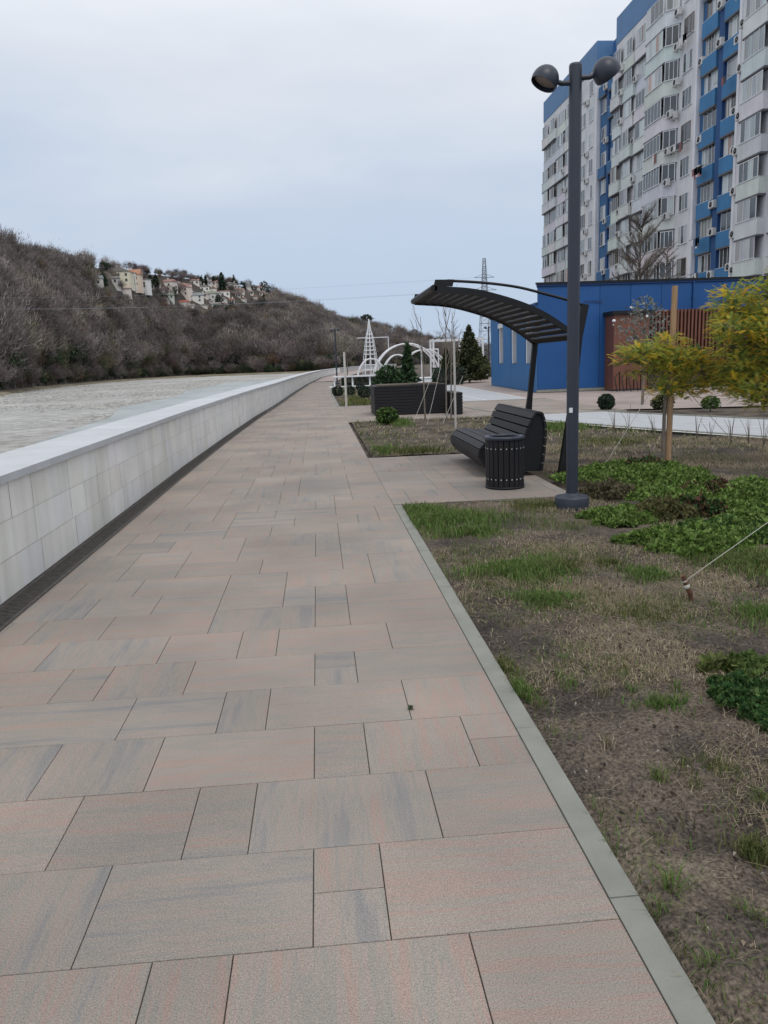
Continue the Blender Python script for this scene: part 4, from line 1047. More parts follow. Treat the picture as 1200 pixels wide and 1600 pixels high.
EV = [(180, 416, 20, 11, 'tall dark fir rising above the skyline left of the yellow house', 'cone'),
 (233, 421, 20, 10, 'dark cypress right of the tan house', 'cypress'), (242, 422, 20, 9, 'second dark cypress right of the tan house', 'cypress'),
 (315, 437, 14, 5, 'thin dark cypress, leftmost in the cypress row on the ridge', 'cypress'), (321, 437, 14, 5, 'thin dark cypress, second in the row on the ridge', 'cypress'),
 (334, 439, 15, 6, 'dark cypress above the peach house', 'cypress'), (339, 439, 12, 5, 'short cypress just right of the peach house', 'cypress'),
 (348, 458, 30, 8, 'tallest dark cypress in the middle of the village', 'cypress'), (366, 447, 18, 9, 'broad dark conifer above the narrow gabled house', 'cone'),
 (382, 447, 11, 5, 'small pointed conifer on the ridge', 'cone'), (413, 452, 17, 15, 'round dark tree standing on the ridge', 'round'),
 (307, 436, 11, 4, 'slender pale cypress left of the cypress row', 'cypress'), (342, 478, 16, 9, 'dark evergreen bush in the lower village', 'round'),
 (268, 462, 16, 20, 'broad dark green tree beside the green roofed house', 'round'), (454, 464, 11, 7, 'low conifer on the ridge past the round tree', 'cone'),
 (463, 466, 12, 5, 'thin conifer at the step of the ridge', 'cypress'), (546, 489, 9, 6, 'dark conifer on the lower ridge', 'cone'),
 (612, 512, 12, 16, 'dark round tree beside the pale yellow house', 'round'), (648, 524, 16, 14, 'dark broad tree on the low ridge', 'round'),
 (628, 516, 13, 14, 'grey green bushy tree at the low ridge', 'round'), (672, 533, 12, 10, 'dark tree at the low end of the ridge', 'round'),
 (562, 540, 22, 9, 'dark conifer on the slope left of the spire', 'cone'), (137, 409, 16, 9, 'pointed fir on the wooded crest', 'cone'), (114, 400, 17, 9, 'taller fir on the wooded crest', 'cone'),
 (90, 396, 13, 8, 'dark fir left of the taller one on the crest', 'cone'), (69, 390, 14, 8, 'ragged fir on the left crest', 'cone'), (53, 387, 12, 7, 'small fir on the left crest', 'cone'),
 (28, 382, 13, 8, 'fir close to the left edge of the crest', 'cone'), (103, 398, 10, 9, 'bushy conifer between two firs on the crest', 'round'), (160, 420, 14, 10, 'fir at the foot of the crest', 'cone'),
 (272, 432, 10, 10, 'dark shrub behind the pink roofed house', 'round'), (396, 449, 9, 12, 'low dark bush on the ridge', 'round')]
EV = [((x, y, h*1.5, w_*1.3, l, sh) if x < 165 else (x, y, h, w_, l, sh)) for x, y, h, w_, l, sh in EV]
for a in EV: evergreen(*a[:5], shape=a[5], name='fir_tree' if a[5] == 'cone' else 'cypress_tree' if a[5] == 'cypress' else 'evergreen_tree', n=420)
evergreen(573, 500, 22, 18, 'lone umbrella pine on the descending ridge', 'umbrella', name='umbrella_pine', n=500)

# near and middle distance evergreens
def pos_tree(x, y, h, wd, label, shape, n, name, mtl, sz, z=0, tr=.12, cat='tree'): return evergreen(0, 0, h, wd, label, shape, n, name, cat, (x, y, z+.2), mtl, sz, tr)
pos_tree(9.6, 50, 3.55, 2.3, 'large dark thuja left of the blue pavilion', 'cone', 5200, 'thuja_tree', M_thuja, .13)
pos_tree(8.3, 51, 2.2, 1.1, 'smaller conifer at the left foot of the large thuja', 'cone', 2500, 'thuja_tree', M_thuja, .11)
pos_tree(2.75, 24.2, 2.0, .75, 'young dark pine rising behind the black box', 'cone', 1900, 'pine_tree', M_pine, .10)
pos_tree(2.3, 26.0, 1.35, .95, 'bushy green pine left of the taller young pine', 'round', 1300, 'pine_tree', M_pine, .10)
pos_tree(3.0, 30.0, 1.2, .8, 'low dark pine between the black box and the arches', 'round', 900, 'pine_tree', M_pine, .10)
pos_tree(11.6, 57, 1.8, 1.6, 'grey bushy shrub between the thuja and the pavilion', 'round', 1500, 'evergreen_shrub', M_thuja, .12, cat='shrub')

# clipped ball, small shrubs
def ball_shrub(x, y, r_, label, n=1600, mtl=None, name='clipped_ball_shrub', sq=1.0):
    t = thing(name, label, 'shrub', (x, y, 0))
    cone_foliage([(.02, r_*.55), (r_*.5*sq, r_*.95), (r_*sq, r_), (r_*1.5*sq, r_*.85), (r_*1.9*sq, r_*.35)], n, int(x*100+y), r_*.22, mtl or M_ever, 'foliage', t, .1, jit=.04, long=1.5)
    mb = MB(); mb.tube([(0, 0, -.05), (0, 0, r_)], [.02, .015], 6); mb.build('stem', M_bark, t)
ball_shrub(7.6, 20.5, .215, 'clipped dark boxwood ball at the edge of the pale path', 2600)
for i, (px, py, r_, lb) in enumerate(((528, 619, .18, 'leftmost dark ball shrub in the far lawn by the path'), (547, 618, .17, 'second dark ball shrub in the far lawn'), (563, 610, .16, 'dark ball shrub farthest back in the far lawn'), (570, 622, .2, 'largest dark ball shrub near the black box'))):
    x, y = G(px, py); ball_shrub(x, y, r_*1.5, lb, 900, name='small_ball_shrub', sq=.9)
x, y = G(605, 662); ball_shrub(x, y, .26, 'loose green shrub in front of the left end of the black box', 1300, M_leafgreen, 'low_shrub', .8)
x, y = G(1110, 640); ball_shrub(x, y, .22, 'small green shrub beyond the pale path', 900, M_leafgreen, 'low_shrub', .8)
x, y = G(1035, 640); ball_shrub(x, y, .28, 'grey green shrub beyond the pale path left of the stake', 1000, M_thuja, 'low_shrub', .7)

# ------------------------------------------------------------------ hedges, white planter frames
def hedge(x0, x1, y0, y1, h, label, n):
    t = thing('clipped_hedge', label, 'hedge', ((x0+x1)/2, (y0+y1)/2, 0)); r = np.random.default_rng(int(abs(x0*50+y0)))
    wx, wy = (x1-x0)/2, (y1-y0)/2
    p = np.stack([r.uniform(-wx, wx, n), r.uniform(-wy, wy, n), r.uniform(.02, h, n)], 1); d = r.normal(size=(n, 3)); d /= np.linalg.norm(d, axis=1)[:, None]
    s_ = np.cross(d, r.normal(size=(n, 3))); s_ /= np.linalg.norm(s_, axis=1)[:, None]; k = .075*r.uniform(.6, 1.4, (n, 1))
    V = np.stack([p-d*k, p+s_*k*.7, p+d*k, p-s_*k*.7], 1).reshape(-1, 3)
    npmesh('foliage', V, np.arange(4*n).reshape(-1, 4), r.uniform(.6, 1.3, (n, 1))*np.ones((1, 3)), M_ever, t)
    mb = MB(); mb.box(-wx*.85, wx*.85, -wy*.85, wy*.85, 0, h*.85); mb.build('inner_branches', M_hill, t)
hedge(1.6, 4.2, 52.5, 53.3, .62, 'dark clipped hedge behind the white frame by the promenade', 3200)
hedge(6.9, 8.7, 47, 48, 1.0, 'dark clipped hedge left of the large thuja', 3200)
t = thing('white_planter_frame', 'long white metal bench frame before the dark hedge', 'planter frame', (2.6, 50.5, 0))
for x in (-1.55, -.4, .7, 1.5):
    mb = MB(); mb.bbox(x-.05, x+.05, -.05, .05, 0, .60, .01); mb.build('post', M_white, t)
mb = MB(); mb.bbox(-1.62, 1.6, -.25, .25, .605, .70, .015); mb.build('top_rail', M_white, t)
mb = MB(); mb.bbox(-1.9, 2.2, -.5, .3, 0, .06, .01); mb.build('base', M_white, t)
t = thing('white_block_seat', 'low white block seat in front of the arches', 'seat block', (6.75, 49.5, 0))
mb = MB(); mb.bbox(-.95, .95, -.35, .35, .0, .36, .03); mb.build('block', M_white, t)
mb = MB(); mb.bbox(-1.0, 1.0, -.4, .4, .365, .44, .02); mb.build('seat', M_white, t)

# ------------------------------------------------------------------ white arches, spire and pergola
def arc_pts(x0, x1, zt, y, n=22, z0=0): return [(x0+(x1-x0)*(.5-.5*math.cos(math.pi*i/n)), y, z0+(zt-z0)*math.sin(math.pi*i/n)) for i in range(n+1)]
def arch_thing(x0, x1, zt, y, dep, label, rad=.07):
    cx0 = (x0+x1)/2; t = thing('white_arch', label, 'arch', (cx0, y, 0), 0, 'white arches on the square')
    for k in (0, 1):
        mb = MB(); mb.tube([(x-cx0, (k-.5)*dep, z) for x, _, z in arc_pts(x0, x1, zt, 0)], rad, 8); mb.build('rib', M_white, t)
    A = arc_pts(x0, x1, zt, 0)
    for i in range(2, 21, 2):
        mb = MB(); x, _, z = A[i]; x2, _, z2 = A[min(i+1, 22)]; mb.tube([(x-cx0, -.5*dep, z), (x2-cx0, .5*dep, z2)], rad*.45, 6); mb.build('cross_bar', M_white, t)
    return t
arch_thing(2.9, 5.0, 1.75, 58.5, 1.2, 'leftmost and lowest white arch at the foot of the spire', .04)
arch_thing(4.2, 9.2, 2.75, 60, 1.6, 'largest white arch in the middle of the square', .06)
arch_thing(4.6, 6.9, 1.95, 57, 1.2, 'white arch in front of the left foot of the largest arch', .04)
arch_thing(6.4, 10.2, 2.3, 62, 1.4, 'white arch crossing behind the largest arch', .05)
sp = thing('white_spire', 'slender white lattice spire with a pointed tip behind the arches', 'spire sculpture', (4.15, 62, 0))
Hs = 4.75
def sp_r(z): return lerp([(0, .62), (1.2, .60), (2.9, .36), (3.5, .27), (3.9, .13), (4.75, .015)], z)
for k in range(8):
    a = 2*math.pi*k/8; mb = MB(); mb.tube([(sp_r(z)*math.cos(a), sp_r(z)*math.sin(a), z) for z in (0, .6, 1.2, 2, 2.9, 3.3, 3.6, 3.9, 4.3, 4.75)], .035, 5); mb.build('rib', M_white, sp)
for z in (.5, .9, 1.3, 1.7, 2.1, 2.4, 2.7, 3.0, 3.3, 3.6):
    mb = MB(); r_ = sp_r(z); mb.tube([(r_*math.cos(2*math.pi*i/16), r_*math.sin(2*math.pi*i/16), z) for i in range(17)], .04, 5, cap=False); mb.build('ring', M_white, sp)
mb = MB(); mb.tube([(-1.0, 0, 3.35), (1.45, 0, 3.35)], .035, 6); mb.tube([(1.45, 0, 3.35), (1.45, 0, 2.4)], .035, 6); mb.build('side_frame', M_white, sp)
pg = thing('white_pergola', 'white square frame pergola with tall posts left of the large thuja', 'pergola', (11.0, 62, 0))
px_ = [-1.9, .45, 1.35, 2.0]
for x in px_:
    for y in (0, 1.6):
        mb = MB(); mb.bbox(x-.07, x+.07, y-.07, y+.07, 0, 2.88, .01); mb.build('post', M_white, pg)
for y in (0, 1.6):
    mb = MB(); mb.bbox(-2.0, 2.1, y-.06, y+.06, 2.885, 3.02, .01); mb.build('beam', M_white, pg)
for i in range(9):
    x = -1.9+.5*i; mb = MB(); mb.bbox(x-.03, x+.03, -.2, 1.8, 3.025, 3.10, .005); mb.build('rafter', M_white, pg)
mb = MB(); mb.bbox(-.6, 1.9, .2, .5, .05, 1.25, .02); mb.build('back_panel', M_white, pg)
ps = thing('white_swing_frame', 'pair of slim white posts under the right side of the largest arch', 'frame', (8.6, 60.5, 0))
for x in (-.65, .65): mb = MB(); mb.tube([(x, 0, 0), (x, 0, 2.3)], .05, 8); mb.build('post', M_white, ps)
mb = MB(); mb.tube([(-.65, 0, 2.28), (.65, 0, 2.28)], .05, 8); mb.build('crossbar', M_white, ps)

# ------------------------------------------------------------------ lattice mast
M_galv = mat('galvanised_steel', (.30, .34, .39), .5, metal=.3)
lm = thing('lattice_mast', 'tall thin lattice power mast far behind the canopy', 'mast', (31.9, 150, -.5))
def mr(z): return lerp([(0, 1.35), (12, .62), (20.2, .22)], z)
for sx, sy in ((1, 1), (1, -1), (-1, -1), (-1, 1)):
    mb = MB(); mb.tube([(mr(z)*sx, mr(z)*sy, z) for z in (0, 6, 12, 20.2)], .05, 5); mb.build('leg', M_galv, lm)
zs = [0]; 
while zs[-1] < 19: zs.append(zs[-1]+max(.7, mr(zs[-1])*1.5))
zs[-1] = 20.2
mb = MB()
for a, b in zip(zs, zs[1:]):
    for c0, c1 in (((1, 1), (1, -1)), ((1, -1), (-1, -1)), ((-1, -1), (-1, 1)), ((-1, 1), (1, 1))):
        mb.tube([(mr(a)*c0[0], mr(a)*c0[1], a), (mr(b)*c1[0], mr(b)*c1[1], b)], .028, 4); mb.tube([(mr(a)*c1[0], mr(a)*c1[1], a), (mr(b)*c0[0], mr(b)*c0[1], b)], .028, 4)
        mb.tube([(mr(b)*c0[0], mr(b)*c0[1], b), (mr(b)*c1[0], mr(b)*c1[1], b)], .04, 4)
mb.build('bracing', M_galv, lm)
for z, wd in ((14.5, 2.3), (16.8, 1.9)):
    mb = MB()
    mb.tube([(-wd, 0, z), (wd, 0, z)], .06, 4); mb.tube([(-wd, 0, z), (0, 0, z+.7), (wd, 0, z)], .04, 4); mb.build('cross_arm', M_galv, lm)
for i, (z, s) in enumerate(((14.5, -2.3), (14.5, 2.3), (16.8, -1.9))):
    mb = MB(); mb.tube([(31.9+s+(-150-31.9-s)*u, 150+40*u, z-.5-5.5*math.sin(math.pi*min(1, u))*.6+8*u) for u in [k/14 for k in range(15)]], .012, 4)
    tag(mb.build('power_cable', M_galv), ['lowest thin cable from the lattice mast towards the hill', 'middle thin cable from the lattice mast towards the hill', 'uppermost thin cable from the lattice mast towards the hill'][i], 'cable')

# ------------------------------------------------------------------ saplings with stakes and guys
def sapling(x, y, h, label, seed, stake=True, guys=(), lean=(0, 0), spread=.5, branches=7, name='young_bare_tree', rad=.022):
    r = rng(seed); t = thing(name, label, 'tree', (x, y, 0))
    mb = MB(); top = Vector((lean[0], lean[1], h)); mb.tube([(0, 0, -.05), (lean[0]*.3, lean[1]*.3, h*.5), top], [rad, rad*.7, rad*.2], 6)
    mb.build('trunk', M_bark, t)
    mb = MB()
    for i in range(branches):
        z = h*r.uniform(.4, .92); a = r.uniform(0, 6.28); l = h*r.uniform(.15, .32); u = Vector((math.cos(a)*spread, math.sin(a)*spread, 1)).normalized()
        p = Vector((lean[0]*z/h*.7, lean[1]*z/h*.7, z)); q = p+u*l
        mb.tube([p, p+u*l*.5+Vector((math.cos(a), math.sin(a), 0))*.05, q], [rad*.45, rad*.3, rad*.12], 4)
        for j in range(3):
            b = p+u*l*r.uniform(.3, .9); d = (u+Vector((r.uniform(-1, 1), r.uniform(-1, 1), .3))*.6).normalized(); mb.tube([b, b+d*l*.4], [rad*.2, rad*.08], 3)
    mb.build('branches', M_bark, t)
    return t
def pole(x, y, h, label, mtl, r_=.025, name='support_stake', lean=0): 
    mb = MB(); mb.tube([(0, 0, -.05), (lean, 0, h)], [r_, r_*.95], 10); return tag(mb.build(name, mtl, None, (x, y, 0)), label, 'stake')
def guy(a, b, label, r_=.004):
    A, B = Vector(a), Vector(b); mb = MB(); mb.tube([(0, 0, 0), (B-A)*.5-Vector((0, 0, .01)), B-A], r_, 5); return tag(mb.build('guy_cord', M_cord, None, A), label, 'cord')
sapling(3.05, 18.9, 2.9, 'thin bare sapling tied beside the black box', 31, lean=(.05, 0), spread=.28, branches=6)
sapling(3.35, 20.0, 2.6, 'thin bare sapling at the right of the black box', 32, lean=(.1, .1), spread=.4, branches=6)
sapling(2.6, 19.4, 2.5, 'slender bare sapling in front of the black box', 33, lean=(-.05, 0), spread=.35, branches=5)
pole(2.94, 17.0, 1.85, 'pale thin stake in the middle lawn left of the bench back', mat('pale_stake', (.42, .40, .37), .7), .026)
pole(.92, 26.6, 1.83, 'pale slim post at the left edge of the far lawn', mat('pale_post', (.50, .48, .44), .7), .04)
guy((2.17, 18.4, 0), (2.83, 19.2, 1.25), 'pale cord slanting up left of the saplings')
guy((2.45, 18.0, 0), (2.95, 18.9, 1.35), 'pale cord slanting up beside the thin sapling')
guy((2.85, 18.2, 0), (3.6, 19.6, 1.05), 'pale cord slanting up right of the thin sapling')

# ------------------------------------------------------------------ acacia trees
M_acacia = mat('acacia_leaf', (1, 1, 1), .6, var=.15, scale=8, tint=True, spec=.25, trl=.5)
def acacia(name, label, base, trunk_pts, rad, blobs, nspray, seed, sz=.12):
    t = thing(name, label, 'tree', base); r = rng(seed)
    mb = MB(); mb.tube(trunk_pts, rad, 9); tips = []
    top = Vector(trunk_pts[-1])
    for i, (bx, by, bz, rx, rz_) in enumerate(blobs):
        c = Vector((bx, by, bz)); st_ = Vector(trunk_pts[-1]) if i % 2 else Vector(trunk_pts[-2])
        mb.tube([st_, (st_+c)/2+Vector((r.uniform(-.06, .06), r.uniform(-.06, .06), .05)), c], [.016, .011, .005], 5)
        for j in range(9):
            d = Vector((r.gauss(0, 1), r.gauss(0, 1), r.gauss(0, .8))).normalized(); e_ = c+Vector((d.x*rx, d.y*rx, d.z*rz_))*.85
            mb.tube([c.lerp(st_, r.uniform(0, .4)), (c+e_)/2+Vector((0, 0, .03)), e_], [.006, .004, .0015], 3)
    mb.build('trunk', M_bark, t)
    V = []; T = []
    pal = [(.50, .52, .11), (.38, .44, .10), (.68, .58, .10), (.85, .60, .07), (.70, .42, .08), (.24, .32, .08), (.12, .19, .06)]
    wtot = sum(b[3]**2*b[4] for b in blobs)
    for (bx, by, bz, rx, rz_) in blobs:
        nn = int(nspray*rx**2*rz_/wtot); tone = r.random()
        for _ in range(nn):
            d = Vector((r.gauss(0, 1), r.gauss(0, 1), r.gauss(0, 1))).normalized()*(r.random()**.45)
            p = Vector((bx+d.x*rx, by+d.y*rx, bz+d.z*rz_))
            ax = Vector((d.x*1.0+r.uniform(-.4, .4), d.y+r.uniform(-.4, .4), r.uniform(-.35, .6))).normalized()
            sd_ = ax.cross(Vector((r.uniform(-.4, .4), r.uniform(-.4, .4), 1))).normalized()
            dep = d.length; q = r.random()*.8+tone*.35
            ci_ = (0 if q < .28 else 1 if q < .45 else 2 if q < .62 else 5 if q < .74 else 3 if q < .86 else 4 if q < .93 else 6)
            if dep < .6 and r.random() < .6: ci_ = r.choice([1, 5, 6])
            c = pal[ci_]; m_ = r.uniform(.7, 1.3); L_ = sz*r.uniform(.7, 1.3)
            nl = 10
            for i in range(nl):
                f = i/(nl-1); b0 = p+ax*L_*f+Vector((0, 0, -.12*L_*f*f)); ll = L_*.36*(1-.5*f)
                for s2 in (-1, 1):
                    dr = (sd_*s2+ax*.75+Vector((0, 0, r.uniform(-.25, .15)))).normalized(); wv = ax*.0035+Vector((0, 0, .0025))
                    V += [b0-wv, b0+wv*1.2, b0+dr*ll]; T.append(tuple(x*m_*r.uniform(.85, 1.15) for x in c))
    V = np.array([tuple(v) for v in V]); npmesh('crown', V, np.arange(len(V)).reshape(-1, 3), np.array(T), M_acacia, t)
    return t
acacia('acacia_tree', 'small staked acacia with yellow green feathery leaves behind the lamp', (4.60, 10.25, 0),
       [(0, 0, -.05), (.0, .0, .6), (.03, .02, 1.1), (.05, .02, 1.45)], [.026, .024, .02, .012],
       [(-.38, -.05, 1.47, .27, .10), (-.12, .05, 1.40, .28, .20), (.12, -.1, 1.35, .28, .24), (-.28, .05, 1.18, .18, .10), (.42, .0, 1.28, .28, .22), (.18, .15, 1.10, .20, .16), (.02, .0, 1.62, .2, .07), (.62, -.1, 1.05, .22, .20), (-.05, -.1, .98, .22, .14), (.3, .1, .95, .26, .14), (-.5, .0, 1.38, .2, .12)], 1800, 5)
acacia('acacia_tree', 'larger yellow and dark green acacia at the right edge', (5.9, 9.6, 0),
       [(0, 0, -.05), (-.02, .05, .7), (-.1, .1, 1.3), (-.2, .1, 1.8)], [.04, .035, .03, .02],
       [(-.70, .2, 2.0, .26, .26), (-.45, .3, 1.78, .34, .30), (-.82, -.1, 1.70, .25, .14), (-.25, .1, 2.15, .30, .22), (-.2, .2, 1.55, .40, .30), (-.62, .0, 1.40, .26, .22), (-.45, .1, 1.02, .34, .24), (-.15, .1, 1.2, .36, .30),
        (-.62, .1, 1.2, .26, .2), (-.3, -.1, 1.75, .35, .3), (-.5, -.1, .95, .26, .16), (-.2, 0, .80, .26, .16), (-.75, .1, 1.5, .2, .16), (.2, .1, 1.8, .45, .40), (.2, 0, 1.25, .40, .40), (.25, .2, 2.2, .4, .25), (-.30, .1, .80, .2, .12), (.1, -.2, .95, .25, .2), (-.02, .0, 2.42, .22, .14), (.35, 0, 2.55, .3, .15)], 7600, 9)
pole(4.68, 10.27, 2.29, 'tall debarked wooden stake beside the small acacia', M_post, .040, 'wooden_stake', .02)
mb = MB(); mb.tube([(-.075, 0, 0), (-.02, .05, .0), (.05, 0, 0), (0, -.05, 0), (-.075, 0, 0)], .008, 6); tag(mb.build('tree_tie', M_cord, None, (4.68, 10.27, 1.5)), 'pale tie binding the small acacia to its stake', 'tie')
guy((3.74, 10.12, 0), (4.55, 10.24, 1.18), 'pale cord from the lawn up to the small acacia on its left')
guy((5.97, 10.66, 0), (4.66, 10.3, 1.22), 'pale cord from the lawn up to the small acacia on its right')
# peg with cord in the foreground
A = Vector((2.12, 4.30, 0)); 
mb = MB(); mb.tube([(.035, .02, -.08), (0, 0, .05), (-.055, -.01, .165)], [.013, .016, .015], 8); mb.lathe([(.0165, 0), (.02, .004), (.02, .02), (.0165, .024)], 10, 1, M=Matrix.Translation((-.022, -.004, .085)) @ Matrix.Rotation(-.42, 4, 'Y'))
mb.lathe([(.0165, 0), (.019, .003), (.0165, .01)], 10, 1, M=Matrix.Translation((-.04, -.006, .125)) @ Matrix.Rotation(-.42, 4, 'Y'))
tag(mb.build('ground_peg', [mat('rusty_brown_bark', (.12, .055, .035), .8, var=.4, scale=30), M_cord], None, A), 'short brown wooden peg with cord wound round it in the near lawn', 'peg')
guy((2.085, 4.295, .13), (4.9, 5.57, 1.22), 'taut pale cord running from the brown peg to the right edge', .002)
pole(4.93, 5.6, 2.3, 'wooden stake just outside the right edge that holds the taut cord', M_post, .04, 'wooden_stake', .02)

# bare trees before the tower, olive by the pavilion
def bare_tree(x, y, h, wd, label, seed, z=0, name='bare_tree', tint=M_bark, nb=60, nt_=4200):
    r = rng(seed); t = thing(name, label, 'tree', (x, y, z)); mb = MB()
    mb.tube([(0, 0, -.1), (.02*h, 0, h*.35), (0, .01*h, h*.65), (.01*h, 0, h)], [h*.011, h*.008, h*.005, h*.001], 7)
    mb.build('trunk', tint, t); mb = MB(); tips = []
    for i in range(nb):
        z0 = h*r.uniform(.35, .9); a = r.uniform(0, 6.28); l = wd*.5*(1.25-z0/h)*r.uniform(.8, 1.3); u = Vector((math.cos(a), math.sin(a), r.uniform(.3, 1.1)))
        p = Vector((0, 0, z0)); q = p+u*l; mb.tube([p, p+u*l*.5+Vector((0, 0, -.05*l)), q], [h*.0035, h*.002, h*.0008], 4); tips.append((p, q))
    for i in range(nt_):
        p, q = r.choice(tips); b = p.lerp(q, r.uniform(.25, 1.05)); d = ((q-p).normalized()+Vector((r.gauss(0, .6), r.gauss(0, .6), r.gauss(.2, .5)))).normalized(); l = wd*r.uniform(.05, .14)
        s_ = d.cross(Vector((r.random(), r.random(), r.random()))).normalized()*h*.0009
        mb.add([b-s_, b+s_, b+d*l], [(0, 1, 2)], 0)
    mb.build('branches', tint, t); return t
bare_tree(20.6, 50, 10.3, 4.4, 'bare grey tree rising over the blue roof before the tower', 51)
bare_tree(22.3, 50, 8.6, 2.6, 'second bare tree over the blue roof, right of the taller one', 52, nt_=1500)
bare_tree(10.9, 70, 4.2, 2.6, 'bare tree behind the white pergola', 61, nb=30, nt_=900)
bare_tree(7.4, 75, 3.6, 2.4, 'small bare tree behind the largest white arch', 62, nb=30, nt_=900)
bare_tree(13.8, 80, 5.2, 3.4, 'bare tree between the pergola and the large thuja', 63, nb=30, nt_=900)
bare_tree(2.6, 70, 4.4, 3.0, 'bare tree left of the white spire', 64, nb=30, nt_=900)
ball_shrub(5.4, 55, .42, 'round dark shrub under the largest arch', 1200, name='round_shrub')
ball_shrub(8.9, 55.5, .5, 'round dark shrub at the right foot of the largest arch', 1200, name='round_shrub')
ball_shrub(10.9, 54, .38, 'low dark shrub in front of the pergola', 1000, name='round_shrub')
def olive(x, y, h, label, seed):
    t = thing('olive_tree', label, 'tree', (x, y, 0)); 
    cone_foliage([(h*.45, .25), (h*.62, .62), (h*.8, .55), (h*.93, .38), (h, .08)], 900, seed, .07, mat('olive_leaf', (.13, .145, .13), .6, var=.3, scale=8, tint=True), 'crown', t, .4, jit=.35, long=2.0)
    mb = MB(); mb.tube([(0, 0, -.05), (.03, 0, h*.4), (0, 0, h*.8)], [.045, .035, .015], 7); mb.build('trunk', M_bark, t)
olive(9.3, 22.2, 3.0, 'silvery olive tree in front of the rust timber porch', 7)

# thin dry stems along the near edge of the pale path
for i, (px, py, h, lb) in enumerate(((960, 672, .42, 'pair of dry bare stems at the path edge nearest the lamp'), (982, 676, .5, 'dry bare stems at the path edge, second clump from the lamp'), (1022, 680, .38, 'dry bare stems just left of the wooden stake'),
        (1088, 686, .45, 'dry bare stems right of the wooden stake'), (1110, 688, .35, 'short dry stems between two taller clumps'), (1142, 692, .5, 'fan of dry stems towards the right path edge'), (1170, 694, .45, 'dry stems leaning right near the right edge'), (1193, 698, .5, 'dry stems at the right edge of the picture'))):
    x, y = G(px, py); r = rng(i+90); t = thing('dry_stem_clump', lb, 'dry plant', (x, y, 0), 0, 'dry stems along the path')
    mb = MB()
    for j in range(5):
        a = r.uniform(0, 6.28); s_ = r.uniform(.02, .16); mb.tube([(0, 0, -.02), (math.cos(a)*s_*.4, math.sin(a)*s_*.4, h*.5), (math.cos(a)*s_, math.sin(a)*s_, h*r.uniform(.7, 1.1))], [.006, .004, .002], 4)
    mb.build('stems', M_bark, t)

# ------------------------------------------------------------------ near soil relief
xs = np.concatenate([np.arange(.80, 4.2, .035), np.arange(4.2, 9.0, .15)]); ysn = np.concatenate([np.arange(-.5, 8.0, .035)])
def soil_patch(x0, x1, y0, y1, st_, name, amp=.022):
    X_, Y_ = np.arange(x0, x1+st_/2, st_), np.arange(y0, y1+st_/2, st_)
    X_[-1], Y_[-1] = x1, y1
    V = []
    for y in Y_:
        for x in X_:
            e_ = min(1, min(x-x0, x1-x)/.06)
            V.append((x, y, -.02+e_*(amp*noise.noise(Vector((x*1.7, y*1.7, 3)))+amp*.7*noise.noise(Vector((x*6, y*6, 1)))+amp*.35*noise.noise(Vector((x*17, y*17, 2)))+amp*.28*noise.noise(Vector((x*42, y*42, 5)))+.012)))
    nx, ny = len(X_), len(Y_); F = np.array([(j*nx+i, j*nx+i+1, (j+1)*nx+i+1, (j+1)*nx+i) for j in range(ny-1) for i in range(nx-1)])
    o = npmesh(name, np.array(V), F, np.ones((len(F), 3)), M_soil); o.data.polygons.foreach_set('use_smooth', [True]*len(F)); return kind(o, 'structure')
soil_patch(.797, 3.6, 4.6, 7.93, .03, 'soil_bed')
soil_patch(.797, 3.6, -.4, 4.6, .0125, 'soil_bed', .036)
soil_patch(.797, 3.0, 12.32, 20.2, .08, 'soil_bed')
soil_patch(3.6, 8.6, 1.0, 9.5, .07, 'soil_bed')

# ------------------------------------------------------------------ grass, straw and weeds (nobody could count them)
def blades(P, hgt, spread, wid, cols, seed, curl=.5, flat=0.0):
    """P (n,2) roots -> two-segment blades"""
    r = np.random.default_rng(seed); n = len(P)
    base = np.column_stack([P, np.full(n, -.015)]); a = r.uniform(0, 2*np.pi, n); h = hgt*r.uniform(.5, 1.3, n)
    if np.ndim(flat): fl_ = flat
    else: fl_ = np.full(n, flat)
    out_ = np.column_stack([np.cos(a), np.sin(a), np.zeros(n)]); up = np.column_stack([np.zeros(n), np.zeros(n), np.ones(n)])
    lean = (spread*r.uniform(.2, 1.2, n))[:, None]
    mid_ = base+up*(h*.55*(1-fl_))[:, None]+out_*lean*.45*(1+fl_)[:, None]+up*(.02)
    tip = base+up*(h*(1-.95*fl_)*(1-curl*r.uniform(0, .6, n)))[:, None]+out_*lean*(1.0+fl_)[:, None]+r.normal(size=(n, 3))*np.array([.01, .01, .004])+up*.016
    s_ = np.column_stack([-np.sin(a), np.cos(a), np.zeros(n)])*(wid*r.uniform(.6, 1.4, n))[:, None]
    V = np.stack([base-s_, base+s_, mid_+s_*.8, mid_-s_*.8, tip], 1).reshape(-1, 3)
    o = np.arange(n)*5
    F = np.concatenate([np.column_stack([o, o+1, o+2]), np.column_stack([o, o+2, o+3]), np.column_stack([o+3, o+2, o+4])])
    c = np.array(cols)[r.integers(0, len(cols), n)]*r.uniform(.7, 1.3, (n, 1)); T = np.concatenate([c, c, c])
    return V, F, T
def stuff_mesh(name, parts, mtl, label):
    off = 0; Vs, Fs, Ts = [], [], []
    for V, F, T in parts: Vs.append(V); Fs.append(F+off); Ts.append(T); off += len(V)
    return kind(npmesh(name, np.vstack(Vs), np.vstack(Fs), np.vstack(Ts), mtl), 'stuff', label)
rq = np.random.default_rng(2)
